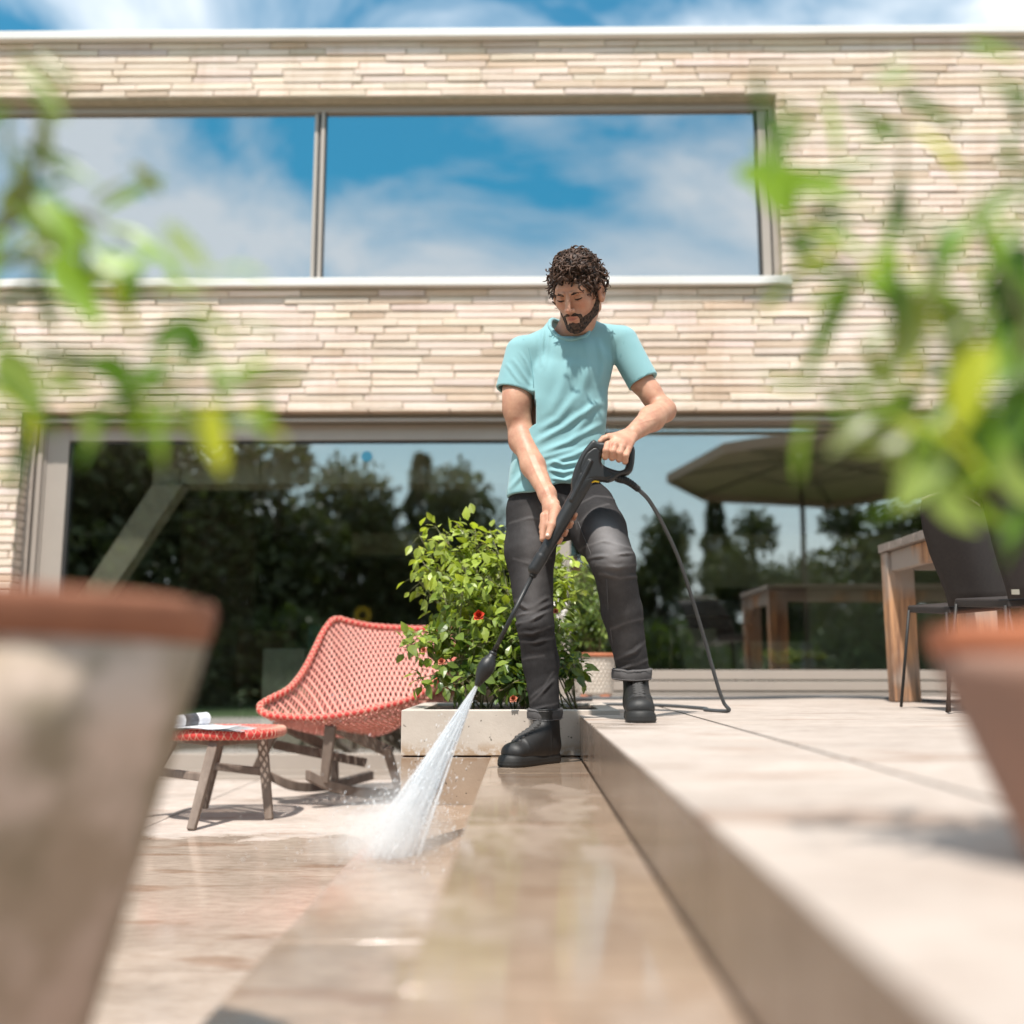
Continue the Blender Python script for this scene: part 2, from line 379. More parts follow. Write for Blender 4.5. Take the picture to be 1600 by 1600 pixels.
col = mixc(t, base, mixc(t, base, (0.93, 0.89, 0.86), 1.0, 'MULTIPLY'), st1); col = mixc(t, col, mixc(t, col, (0.93, 0.90, 0.86), 1.0, 'MULTIPLY'), st2); col = mixc(t, col, mixc(t, col, (0.6, 0.52, 0.44), 1.0, 'MULTIPLY'), math_n(t, 'MULTIPLY', st3, .6)); t.links.new(col, b.inputs['Base Color'])
M['mortar'] = mat('mortar', (0.50, 0.43, 0.32), (0.40, 0.34, 0.25), rough=0.95, scale=20, bmp=0.4, bscale=60)
M['frame'] = mat('window_frame', (0.44, 0.38, 0.33), (0.40, 0.345, 0.30), rough=0.42, scale=3, metallic=0.25, rvar=0.1)
M['sill'] = mat('sill_metal', (0.74, 0.72, 0.69), (0.68, 0.65, 0.62), rough=0.4, scale=3)
M['gasket'] = mat('gasket', (0.03, 0.028, 0.026), rough=0.6)
M['glass'] = glass_mat('patio_glass', 0.27, (0.94, 0.95, 0.91))
M['glass_up'] = glass_mat('upper_glass', 0.47, (0.35, 0.4, 0.42))
M['plaster'] = mat('room_plaster', (0.55, 0.56, 0.43), (0.46, 0.47, 0.36), rough=0.9, scale=2)
M['room_dark'] = mat('room_dark_wall', (0.25, 0.23, 0.18), (0.19, 0.175, 0.14), rough=0.9, scale=2)
M['room_conc'] = mat('room_concrete', (0.90, 0.86, 0.72), (0.80, 0.76, 0.63), rough=0.85, scale=3, stretch=(1, 1, .3), bmp=0.2)
M['soil'] = mat('soil', (0.05, 0.035, 0.025), (0.09, 0.065, 0.045), rough=1, scale=30, bmp=0.8, bdist=0.02)

# ---- lawn, floors and steps
def struct(mb, name, m, bevel=0):
    o = mb.build(name, m, None, bevel=bevel); o['kind'] = 'structure'; return o
mb = MB(); mb.add([(-260, -300, -0.12), (260, -300, -0.12), (260, 120, -0.12), (-260, 120, -0.12)], [(0, 1, 2, 3)])
struct(mb, 'ground', mat('lawn', (0.045, 0.085, 0.02), (0.075, 0.12, 0.03), rough=0.95, scale=6, bmp=0.6, bscale=80))
G = 0.0035
mb = MB()   # lower patio slabs; one diagonal-free joint runs away from the viewer, others across
xs = [-5.2, -3.27, -2.02, -0.46]; ys = [-1.2, 0.9, 2.35, 3.80, 6.28]
xs = [-6.4, -4.4, -2.95, -1.57, -0.40]
for i in range(4):
    for j in range(4):
        mb.box((xs[i]+G, ys[j]+G, -0.06), (xs[i+1]-G, ys[j+1]-G, 0.0))
struct(mb, 'patio_floor', M['floor'])
mb = MB(); mb.box((-6.4, -1.2, -0.11), (-0.40, 6.4, -0.012)); struct(mb, 'patio_joints', M['dark_gap'])
def steps(name, x0, x1, z0, z1, cuts, m):
    mb = MB()
    for a, b_ in zip(cuts[:-1], cuts[1:]): mb.box((x0, a+0.0012, z0), (x1, b_-0.0012, z1))
    return struct(mb, name, m, bevel=0.003)
steps('lower_step', -0.438, -0.121, -0.1, ZF2, [-1.2, 0.4, 1.9, YP], M['tread'])
steps('middle_step', -0.117, 0.196, -0.1, ZT, [-1.2, 0.0, 1.05, 2.1, 3.14, YP], M['tread'])
steps('upper_terrace_edge', 0.2, 0.5865, -0.1, ZU, [-1.2, 0.61, 1.68, 2.75, 6.29], M['terrace'])
mb = MB(); mb.box((0.6015, -1.2, -0.1), (2.6, 6.29, ZU)); mb.box((2.607, -1.2, -0.1), (8, 6.29, ZU)); struct(mb, 'upper_terrace', M['terrace'], bevel=0.003)
mb = MB(); mb.box((0.4, -1.19, -0.11), (7.9, 6.28, ZU-0.22)); struct(mb, 'terrace_joints', M['dark_gap'])

# ---- house
house = thing('house', 'modern house with pale long-brick facade and wide sliding glass windows', 'house', (0, YW, 0))
def ZZ(py, d): return W(818, py, d).z
def XX(px, py, d): return W(px, py, d).x
Z_LB = ZZ(639, YW)               # underside of the brick band
Z_SILLB, Z_SILLT = ZZ(446, YW-0.03), ZZ(433.5, YW-0.03)
Z_UT = ZZ(150, YW)              # top of the upper window
Z_ROOF = ZZ(62, YW)
XL = XX(26, 780, YW)             # left edge of the patio opening
XR = 4.6
XU = XX(1223, 400, YW)           # right edge of the upper window
CH = 0.0486; MT = 0.008
holes = [(XL, XR, -1, Z_LB), (-9, XU, Z_SILLB, Z_UT)]
weeps = [(XX(px, py, YW), ZZ(py, YW)) for px, py in ((338, 511), (557, 512), (753, 512), (1177, 505), (1254, 511), (1508, 512))]
mb = MB(); z = Z_LB; nrow = int(round((Z_ROOF-Z_LB)/CH))
rows = [(-int(math.ceil(Z_LB/CH))+k) for k in range(int(math.ceil(Z_LB/CH))+nrow)]
rb = random.Random(3)
def brick(x0, x1, z0, z1):
    v = rb.uniform(0, 1); g = 0.84+0.22*v; c = (g, g*rb.uniform(0.95, 1.0), g*rb.uniform(0.92, 1.0))
    if rb.random() < 0.14: c = (g*0.84, g*0.77, g*0.69)
    pr = rb.uniform(-0.004, 0.006)
    e = lambda: rb.uniform(-0.003, 0.003)
    y0 = YW+pr; ch = 0.0035; vs = []
    for yy, q in ((y0+ch, 0), (y0, ch)):
        for (xa, za) in ((x0+q, z0+q), (x1-q, z0+q), (x1-q, z1-q), (x0+q, z1-q)): vs.append((xa+e(), yy, za+e()))
    for (xa, za) in ((x0, z0), (x1, z0), (x1, z1), (x0, z1)): vs.append((xa, YW+0.03, za))
    mb.add(vs, [(4, 5, 6, 7), (0, 1, 5, 4), (1, 2, 6, 5), (2, 3, 7, 6), (3, 0, 4, 7), (8, 9, 1, 0), (9, 10, 2, 1), (10, 11, 3, 2), (11, 8, 0, 3)], c)
for r in rows:
    z0 = Z_LB+r*CH+MT/2; z1 = z0+CH-MT
    if z1 < -0.05: continue
    if z0 < Z_LB-0.001 and z1 > Z_LB: continue
    x = -4.6-rb.uniform(0, .4)
    while x < 5.2:
        ln = rb.choice((0.22, 0.30, 0.38, 0.46, 0.52))*rb.uniform(0.92, 1.08); x1 = min(x+ln-0.006, 5.3); segs = [(x, x1)]
        for hx0, hx1, hz0, hz1 in holes:
            if z1 > hz0+0.004 and z0 < hz1-0.004:
                ns = []
                for a, b_ in segs:
                    if b_ <= hx0 or a >= hx1: ns.append((a, b_)); continue
                    if a < hx0: ns.append((a, hx0))
                    if b_ > hx1: ns.append((hx1, b_))
                segs = ns
        for wx, wz in weeps:
            if z0-0.004 < wz < z1+0.004:
                ns = []
                for a, b_ in segs:
                    if a < wx-0.006 and b_ > wx+0.006: ns += [(a, wx-0.006), (wx+0.006, b_)]
                    else: ns.append((a, b_))
                segs = ns
        for a, b_ in segs:
            if b_-a > 0.02: brick(a, b_, z0, z1)
        x += ln
mb.build('brick_wall', M['brick'], house)
mb = MB(); y0, y1 = YW+0.012, YW+0.34
mb.box((-9, y0, Z_LB+0.002), (9, y1, Z_SILLB-0.002)); mb.box((XU+0.002, y0, Z_SILLB-0.002), (9, y1, Z_UT)); mb.box((-9, y0, Z_UT), (9, y1, Z_ROOF))
mb.box((-9, y0, -0.1), (XL-0.002, y1, Z_LB+0.002)); mb.box((XR+0.002, y0, -0.1), (9, y1, Z_LB+0.002))
mb.build('wall_core', M['mortar'], house)
mb = MB(); z = Z_LB-CH          # brick returns on the left reveal
while z > -0.02:
    x = YW+0.034
    for ln in (0.13, 0.14): 
        g = rb.uniform(0.8, 1.0); mb.box((XL-0.001, x, z+MT/2), (XL+0.006, x+ln-0.008, z+CH-MT/2), (g, g*.97, g*.92)); x += ln
    z -= CH
mb.build('reveal_bricks', M['brick'], house)
mb = MB(); x = -4.5              # soffit stones under the brick band
while x < 4.6:
    mb.box((x+0.003, YW+0.002, Z_LB-0.008), (x+0.50, YW+0.20, Z_LB+0.003), (0.9, 0.86, 0.8)); x += 0.506
mb.build('soffit', M['brick'], house)
mb = MB(); mb.box((-9, YW-0.05, Z_ROOF), (9, YW+0.6, Z_ROOF+0.055)); mb.build('roof_coping', M['sill'], house, bevel=0.004)
mb = MB(); mb.box((-9, YW+0.3, Z_ROOF-0.03), (9, 13, Z_ROOF-0.01)); mb.build('roof', M['room_dark'], house)
mb = MB(); mb.box((-9, YW-0.045, Z_SILLB), (XX(1238, 440, YW-0.045), YW+0.14, Z_SILLT)); mb.build('window_sill', M['sill'], house, bevel=0.004)
# upper window
up = MB(); yf = YW+0.10; zt = Z_UT
def fr(mb, px0, px1, py, d, z0, z1, dd=0.05, col=None): mb.box((XX(px0, py, d), d, z0), (XX(px1, py, d), d+dd, z1), col)
fr(up, 1193, 1206, 420, yf, Z_SILLT, zt); fr(up, 1210, 1222, 420, yf-0.01, Z_SILLT, zt)
fr(up, 485, 490.5, 420, yf, Z_SILLT, zt); fr(up, 495.5, 501, 420, yf-0.01, Z_SILLT, zt)
up.box((-9, yf-0.012, zt-0.05), (XU, yf+0.06, zt+0.002)); up.box((-4.6, yf, Z_SILLT), (-4.5, yf+0.05, zt-0.05))
uw = up.build('upper_window_frame', M['frame'], house)
g2 = MB(); g2.box((XX(490.5, 420, yf), yf+0.01, Z_SILLT), (XX(495.5, 420, yf), yf+0.05, zt-0.05)); g2.build('gasket', M['gasket'], uw); g2 = MB(); g2.box((XX(1206, 420, yf), yf+0.015, Z_SILLT), (XX(1210, 420, yf), yf+0.05, zt-0.05))
g2.build('gasket', M['gasket'], uw); g2 = MB(); g2.box((XX(1188, 420, yf), yf+0.004, Z_SILLT), (XX(1193, 420, yf)-0.001, yf+0.05, zt-0.05)); g2.build('gasket', M['gasket'], uw); g2 = MB(); g2.box((XX(501, 420, yf)+.001, yf+0.004, Z_SILLT), (XX(503.5, 420, yf), yf+0.05, zt-0.05))
g2.build('gasket', M['gasket'], uw)
for a, b_ in ((-4.5, XX(485, 420, yf)), (XX(503.5, 420, yf), XX(1188, 420, yf))):
    g = MB(); g.box((a, yf+0.02, Z_SILLT-0.002), (b_, yf+0.032, zt-0.05)); g.build('pane', M['glass_up'], uw)
# patio windows
dl, dr = YW+0.15, YW+0.24
sf = MB()
zh0, zh1 = ZZ(662, dl), Z_LB-0.008
sf.box((XL+0.006, YW+0.10, ZZ(651, YW+0.10)), (XR, YW+0.36, zh1))                              # head box, in shade
sf.box((XL+0.006, YW+0.055, ZZ(657.5, YW+0.055)), (XR, YW+0.098, ZZ(653, YW+0.055)))             # thin bright drip rail
hd = sf.build('window_head', M['frame'], house)
lw = MB(); xj = XX(868, 800, dl)
zb0, zb1 = ZZ(1209, dl), ZZ(1178, dl)
x_g0 = XX(101, 800, dl)
lw.box((XX(66, 800, dl), dl, 0.01), (x_g0, dl+0.07, zh0)); lw.box((x_g0, dl+0.001, ZZ(687, dl)), (xj, dl+0.07, zh0)); lw.box((x_g0, dl+0.001, ZZ(1204, dl)), (xj, dl+0.07, zb1))
lw.box((xj, dl, 0.01), (xj+0.09, dl+0.07, zh0))
lf = lw.build('sliding_door_frame', M['frame'], house, bevel=0.003)
g = MB(); g.box((x_g0, dl+0.012, ZZ(690, dl)), (x_g0+0.018, dl+0.06, zb1)); g.build('gasket', M['gasket'], lf); g = MB(); g.box((x_g0+.018, dl+0.012, ZZ(690.5, dl)), (xj, dl+0.06, ZZ(687, dl)-.0005)); g.build('gasket', M['gasket'], lf)
g = MB(); g.box((x_g0+0.004, dl+0.025, zb1), (xj, dl+0.04, ZZ(687, dl))); g.build('pane', M['glass'], lf)
tr = MB(); tr.box((XL+0.006, YW+0.05, 0.0), (0.2, YW+0.30, 0.018)); tr.box((XL+0.006, YW+0.12, 0.018), (0.2, YW+0.30, zb0+0.02)); tr.build('door_track', M['frame'], house)
jb = MB(); xa = XL+0.006
jb.box((xa, YW+0.10, 0.0), (xa+0.035, YW+0.34, Z_LB-0.01), (1, 1, 1)); jb.box((xa+0.045, YW+0.12, 0.0), (xa+0.075, YW+0.34, Z_LB-0.01)); jb.box((xa+0.09, YW+0.14, 0.0), (XX(62, 800, dl), YW+0.34, zh0))
jb.build('door_jamb', M['frame'], house)
rw = MB(); zr1 = ZZ(1047, dr)
rw.box((xj+0.09, dr, ZZ(1062, dr)), (XR, dr+0.07, zr1)); rw.box((xj+0.09, dr-0.03, ZZ(1079, dr-.03)), (XR, dr+0.07, ZZ(1064.5, dr-.03))); rw.box((xj+0.09, dr-0.05, ZU), (XR, dr+0.07, ZZ(1082, dr-.05)))
rw.box((xj+0.09, dr, ZZ(664, dr)), (XR, dr+0.07, ZZ(655, dr))); rw.box((XR-0.1, dr+.001, zr1), (XR, dr+0.069, ZZ(664, dr)))
rf = rw.build('fixed_window_frame', M['frame'], house, bevel=0.002)
g = MB(); g.box((xj+0.092, dr+0.02, zr1), (XR-0.1, dr+0.035, ZZ(664, dr))); g.build('pane', M['glass'], rf)
# rooms behind the glass
mb = MB(); mb.box((-6.5, YW+0.36, -0.1), (0.25, 12, 0.03)); mb.build('room_floor', M['plaster'], house)
mb = MB(); mb.box((-6.5, YW+0.362, Z_LB-0.02), (7, 12, Z_LB+0.15)); mb.build('room_ceiling', M['room_conc'], house)
mb = MB(); mb.box((-6.6, 11.9, -0.1), (7, 12.1, Z_LB)); mb.box((-6.6, 6.5, -0.1), (-6.4, 11.9, Z_LB)); mb.box((6.4, 6.52, -0.1), (6.6, 11.9, Z_LB)); mb.build('room_wall', M['room_dark'], house)
mb = MB(); mb.box((0.3, YW+0.36, -0.1), (6.4, 7.3, 0.55)); mb.box((0.3, 7.3, -0.1), (6.4, 11.9, 0.52)); mb.build('raised_floor', M['plaster'], house)
mb = MB(); mb.box((-9, YW+0.36, Z_SILLB-0.1), (9, 12.2, Z_SILLB-0.02)); mb.box((-9, 9.0, Z_SILLB), (9, 9.1, Z_ROOF-.05)); mb.build('upper_floor', M['room_dark'], house)
d = 6.60; mb = MB()
for a, b_ in ((240, 281), (283, 407), (409, 535), (537, 665), (667, 800)):
    mb.box((XX(a, 720, d), d, ZZ(755, d)), (XX(b_, 720, d), d+0.25, Z_LB-0.02))
mb.build('ceiling_beam', M['room_conc'], house)
d = 6.52; mb = MB(); q = [W(238, 757, d), W(284, 757, d), W(150, 960, d), W(104, 960, d)]
mb.add(q+[p+Vector((0, .14, 0)) for p in q], [(0, 1, 2, 3), (7, 6, 5, 4), (0, 4, 5, 1), (1, 5, 6, 2), (2, 6, 7, 3), (3, 7, 4, 0)]); mb.build('stair_stringer', M['room_conc'], house)
mb = MB(); mb.box((XX(284, 800, 8.7), 8.7, 0.0), (XX(400, 800, 8.7), 8.8, 2.1)); mb.build('dark_partition', M['room_dark'], house)
mb = MB(); mb.box((XX(550, 800, 9), 9, ZZ(866, 9)), (XX(700, 800, 9), 9.3, ZZ(832, 9)))
mb.build('partition', M['plaster'], house)
mb = MB(); d = 8.8
for a, b_ in ((1065, 1138), (1139, 1300), (1301, 1420), (1421, 1600)):
    mb.box((XX(a, 900, d), d, ZZ(918, d)), (XX(b_, 900, d), d+0.1, ZZ(835, d))); mb.box((XX(a, 900, d), d, 0.5), (XX(b_, 900, d), d+0.1, ZZ(1002, d)))
mb.box((XX(1062, 900, d), d+.002, ZZ(1002, d)), (XX(1117, 900, d), d+0.1, ZZ(918, d))); mb.box((XX(1262, 900, d), d+.002, ZZ(1002, d)), (XX(1600, 900, d), d+0.1, ZZ(918, d)))
mb.build('kitchen_wall', M['plaster'], house)

# ---- blue round sticker on the glass
mb = MB(); p = W(573, 713, dl+0.02); mb.lathe((p.x, dl+0.0235, p.z), [(0.034, 0), (0.034, 0.001)], 20, ax=(0, -1, 0))
o = mb.build('window_sticker', mat('sticker_blue', (0.10, 0.42, 0.62), rough=0.5)); tag(o, 'small round pale blue sticker on the left sliding door glass', 'sticker')

# ---- concrete planter
pl = thing('planter', 'low pale concrete planter trough holding the rose shrub beside the steps', 'planter', (0, YP, 0))
zt_ = ZZ(1109.5, YP); x0, x1, y0, y1 = -0.438, 0.345, YP, 4.55; w = 0.07
mb = MB(); mb.box((x0, y0, ZT+0.002), (x1, y0+w, zt_)); mb.box((x0, y1-w, ZT+.002), (x1, y1, zt_)); mb.box((x0, y0+w, ZT+.002), (x0+w, y1-w, zt_)); mb.box((x1-w, y0+w, ZT+.002), (x1, y1-w, zt_))
mb.build('upper_block', M['concrete'], pl, bevel=0.004)
mb = MB(); mb.box((x0+0.001, y0+0.004, ZF2-0.18), (x1, y1, ZT-0.003)); mb.build('lower_block', M['concrete'], pl, bevel=0.004)
mb = MB(); mb.box((x0+w, y0+w, ZT), (x1-w, y1-w, ZU+0.006)); mb.build('soil', M['soil'], pl)

# ------------------------------------------------------------------ leaves
def leaf_geo(mb, p, d, n, ln, wd, col, curl=0.15, segs=3):
    """one leaf blade: base p, axis d, face normal n, a folded ovate strip"""
    d = d.normalized(); s = d.cross(n)
    if s.length < 1e-4: s = d.orthogonal()
    s.normalize(); n = s.cross(d); vs = []; fs = []
    prof = {2: (0, 1, 0), 3: (0, 0.95, 0.72, 0), 4: (0, 0.8, 1.0, 0.6, 0), 6: (0, .6, .95, 1, .8, .45, 0)}[segs]
    for i, w_ in enumerate(prof):
        t_ = i/segs; c = p+d*ln*t_-n*ln*curl*t_*t_
        if w_ == 0: vs.append(c)
        else: vs += [c-s*wd*w_/2+n*wd*0.12*w_, c, c+s*wd*w_/2+n*wd*0.12*w_]
    fs += [(0, 2, 1), (0, 3, 2)]; k = 1
    for i in range(1, segs-1): fs += [(k, k+1, k+4, k+3), (k+1, k+2, k+5, k+4)]; k += 3
    fs += [(k, k+1, k+3), (k+1, k+2, k+3)]
    mb.add(vs, fs, col)
def rv(r=random):
    while True:
        v = Vector((r.uniform(-1, 1), r.uniform(-1, 1), r.uniform(-1, 1)))
        if 0.05 < v.length < 1: return v.normalized()
M['leaf'] = leaf_mat('leaf', (1, 1, 1), 0.33, 0.35)
M['leaf_far'] = leaf_mat('tree_leaf', (1, 1, 1), 0.6, 0.25)
M['bark'] = mat('bark', (0.10, 0.075, 0.05), (0.06, 0.045, 0.03), rough=0.95, scale=12, stretch=(1, 1, .2), bmp=0.7)
M['stem'] = mat('green_stem', (0.12, 0.16, 0.05), (0.14, 0.10, 0.05), rough=0.6, scale=20)
# ---- trees of the garden behind the viewer (they stand in the reflections)
def make_tree(kind, seed):
    r = random.Random(seed); trunk = MB(); crown = MB()
    if kind == 'conifer':
        trunk.tube([(0, 0, 0), (0.02, 0, 0.5), (0, 0, 1)], [0.03, 0.018, 0.004], 8)
        for i in range(2600):
            h = r.uniform(0.12, 1.0); rad = 0.21*(1-h)**0.8*(0.75+0.25*math.sin(h*42)); a = r.uniform(0, 2*PI); q = rad*math.sqrt(r.uniform(0.1, 1))
            p = Vector((math.cos(a)*q, math.sin(a)*q, h-0.12*q)); g = r.uniform(0.6, 1.2)
            leaf_geo(crown, p, Vector((math.cos(a), math.sin(a), -0.3)), rv(r), 0.045, 0.02, (0.035*g, 0.06*g, 0.025*g), segs=2)
    else:
        trunk.tube([(0, 0, 0), (0.01, 0.01, 0.2), (-0.01, 0, 0.45), (0.02, 0, 0.75)], [0.035, 0.027, 0.02, 0.006], 8)
        blobs = []
        for i in range(20):
            a = r.uniform(0, 2*PI); h = r.uniform(0.10, 0.92); q = 0.27*math.sin(min(1, (1.05-h)*1.5)*PI/2)*r.uniform(0.4, 1); c = Vector((math.cos(a)*q, math.sin(a)*q, h)); blobs.append((c, r.uniform(0.09, 0.17)))
            trunk.tube([(0, 0, h*0.55), c*0.6+Vector((0, 0, h*0.3)), c], [0.013, 0.008, 0.003], 6)
        for i in range(5200):
            c, rr = r.choice(blobs); p = c+rv(r)*rr*r.uniform(0.5, 1.05); g = r.uniform(0.5, 1.35)
            leaf_geo(crown, p, rv(r), rv(r), 0.042, 0.028, (0.05*g, 0.068*g, 0.026*g), segs=2)
    root = thing('conifer_tree' if kind == 'conifer' else 'garden_tree', 'garden tree', 'tree')
    trunk.build('trunk', M['bark'], root, True); crown.build('crown', M['leaf_far'], root); return root
protos = {}
tl = [(75, 560, -9, 1.2, 'broad'), (190, 600, -10, 1.2, 'broad'), (310, 640, -10, 1.1, 'broad'), (430, 700, -11, 1.0, 'broad'), (525, 694, -13, 0.95, 'broad'), (600, 800, -14, 1.0, 'broad'),
      (660, 708, -15, 0.9, 'conifer'), (730, 706, -13, 0.8, 'broad'), (800, 800, -14, 1, 'broad'), (960, 850, -14, 1, 'broad'), (1035, 778, -13, 0.75, 'broad'), (1118, 778, -15, 0.95, 'conifer'),
      (1170, 805, -13, 0.9, 'broad'), (1210, 868, -18, 0.6, 'broad'), (1262, 868, -16, 0.8, 'broad'), (1345, 785, -10, 1.1, 'broad'), (1480, 740, -11, 1.2, 'broad'), (1600, 700, -11, 1.2, 'broad'), (890, 830, -17, 1.2, 'broad')]
ordn = 'first second third fourth fifth sixth seventh eighth ninth tenth eleventh twelfth thirteenth fourteenth fifteenth sixteenth seventeenth eighteenth nineteenth'.split()
sz = {0: 'tallest broad crowned tree', 1: 'tall broad tree', 2: 'medium round tree', 3: 'pointed dark conifer'}
for i, (px, py, y, wf, kind) in enumerate(tl):
    key = (kind, i % 3 if kind == 'broad' else 0)
    if key not in protos: o = protos[key] = make_tree(kind, 20+i)
    else: o = copy_tree(protos[key])
    dv = 2*(YW+.2)-y; p = W(px, py, dv); h = p.z+0.15; o.location = (p.x, y, -0.12); o.scale = (h*wf, h*wf, h); o.rotation_euler.z = i*1.3
    side = 'left' if px < 700 else ('middle' if px < 1100 else 'right')
    tag(o, f"{kind} garden tree mirrored in the {side} of the glass, {ordn[i]} from the left", 'tree', 'garden trees mirrored in the windows')
mb = MB(); hz = random.Random(4)
for k in range(9000):
    x = hz.uniform(-14, 16); y = -9.2+hz.uniform(-.7, .7)+math.sin(x)*.4; h = 1.5+.35*math.sin(x*.9)+.2*math.sin(x*2.3); g = hz.uniform(.5, 1.3)
    leaf_geo(mb, Vector((x, y, -0.1+h*hz.uniform(0, 1)**.7)), rv(hz), rv(hz), .22, .13, (.05*g, .08*g, .025*g), segs=2)
o = mb.build('hedge', M['leaf_far']); tag(o, 'loose green hedge across the lawn, mirrored low in the windows', 'hedge')
mb = MB()
for k in range(61):
    x = -260+k*8.6
    h = 6+4*math.sin(k*0.23+1)+2*math.sin(k*0.71); mb.add([(x, -110, -0.5)], []); mb.add([(x, -125, h)], []); mb.add([(x, -160, -0.5)], [])
mb.f = [(3*k+a, 3*k+3+a, 3*k+4+a, 3*k+1+a) for k in range(60) for a in (0, 1)]
struct(mb, 'hills', mat('wooded_hill', (0.05, 0.07, 0.03), (0.03, 0.045, 0.02), rough=1, scale=0.2, bmp=1, bdist=0.5, bscale=1))
# ---- parasol behind the viewer, seen mirrored in the right window
pr = thing('parasol', 'large square brown parasol mirrored in the right window pane', 'parasol', (3.3, -0.75, 0))
M['canopy'] = mat('canopy_fabric', (0.32, 0.24, 0.19), (0.27, 0.20, 0.16), rough=0.9, scale=30, bmp=0.1); M['pole'] = mat('pole_metal', (0.12, 0.10, 0.09), rough=0.4, metallic=0.6)
ze, za = 3.40, 3.62; cx, cy = 3.85, -1.2; mb = MB()
c4 = [(2.05, -1.6, ze), (2.86, -3.24, ze), (5.1, -4.0, ze), (6.3, -2.4, ze), (6.2, .4, ze), (5.0, 1.5, ze), (3.4, 1.25, ze), (2.47, .44, ze)]
mb.add(c4+[(cx, cy, za)]+[(a, b_, c-0.01) for a, b_, c in c4]+[(cx, cy, za-.01)], [(k, (k+1) % 8, 8) for k in range(8)]+[(9+(k+1) % 8, 9+k, 17) for k in range(8)])
mb.build('canopy', M['canopy'], pr)
mb = MB()
for k in range(8):
    A, B = Vector(c4[k]), Vector(c4[(k+1) % 8]); A2 = A.lerp(Vector((cx, cy, A.z)), .004); B2 = B.lerp(Vector((cx, cy, B.z)), .004); h_ = Vector((0, 0, .13))
    mb.add([A, B, B-h_, A-h_, A2, B2, B2-h_, A2-h_], [(0, 1, 2, 3), (7, 6, 5, 4)])
mb.build('valance', M['canopy'], pr)
mb = MB(); mb.tube([(cx, cy, ZU), (cx, cy, za+.05)], 0.035, 14); mb.build('pole', M['pole'], pr, True)
mb = MB(); mb.lathe((cx, cy, ZU), [(0.34, 0), (0.34, 0.05), (0.08, 0.12), (0.06, 0.5)], 28); mb.build('base', M['pole'], pr, True)
for c in c4:
    mb = MB(); mb.beam((cx, cy, za-.06), Vector(c)-Vector((0, 0, .03)), 0.02, 0.03); mb.build('rib', M['pole'], pr)
    mb = MB(); mb.beam((cx, cy, ze-0.25), Vector(c)*0.5+Vector((cx, cy, za))*0.5-Vector((0, 0, .05)), 0.015, 0.02); mb.build('strut', M['pole'], pr)

# ------------------------------------------------------------------ the person
M['skin'] = mat('skin', (0.58, 0.33, 0.22), (0.44, 0.205, 0.135), rough=0.48, scale=24, bmp=0.3, bdist=0.0025, bscale=110, sub=0.12, tint=True, spec=0.4)
M['hair'] = mat('dark_curly_hair', (0.115, 0.062, 0.040), (0.016, 0.009, 0.007), rough=0.55, spec=0.3, scale=55, p=(.4, .62), bmp=0.5, bdist=0.002, bscale=260)
M['beard'] = mat('dark_beard', (0.095, 0.054, 0.036), (0.018, 0.011, 0.008), rough=0.85, p=(.42, .58), scale=110, bmp=0.9, bdist=0.003, bscale=420)
M['shirt'] = mat('tshirt_cotton', (0.24, 0.435, 0.46), (0.215, 0.40, 0.43), rough=0.95, scale=9, bmp=0.3, bdist=0.0015, bscale=420, sheen=0.2, spec=0.2)
M['stitch'] = mat('shirt_seam', (0.16, 0.34, 0.37), rough=0.9)
M['shoe'] = mat('shoe_leather', (0.010, 0.0095, 0.0095), (0.017, 0.016, 0.0155), rough=0.55, scale=20, bmp=0.15, bscale=200)
M['rubber'] = mat('black_rubber', (0.011, 0.0105, 0.010), (0.017, 0.016, 0.015), rough=0.6, scale=20)
M['lace'] = mat('black_lace', (0.06, 0.056, 0.054), rough=0.8)
# dark denim: dye fade and painted highlights both come from the tint
m, t, b = new_mat('dark_denim'); M['jeans'] = m
a_ = t.nodes.new('ShaderNodeAttribute'); a_.attribute_name = 'tint'
wv = noise(t, 260, 3, 0.8, (1, 1, .3)); w2 = noise(t, 13, 7, 0.7)
col = mixc(t, (0.019, 0.0178, 0.0185), (0.034, 0.032, 0.033), wv); col = mixc(t, col, (0.052, 0.049, 0.050), math_n(t, 'MULTIPLY', ramp(t, w2, 0.45, 0.7), 0.5))
sp_ = t.nodes.new('ShaderNodeSeparateColor'); t.links.new(a_.outputs['Color'], sp_.inputs[0])
col = mixc(t, col, (0.20, 0.188, 0.188), math_n(t, 'MULTIPLY', sp_.outputs[0], math_n(t, 'MULTIPLY_ADD', w2, 0.7, c=0.5), True))
t.links.new(col, b.inputs['Base Color']); b.inputs['Roughness'].default_value = 0.95; b.inputs['Specular IOR Level'].default_value = 0.15; bump(t, b, wv, 0.5, 0.002)

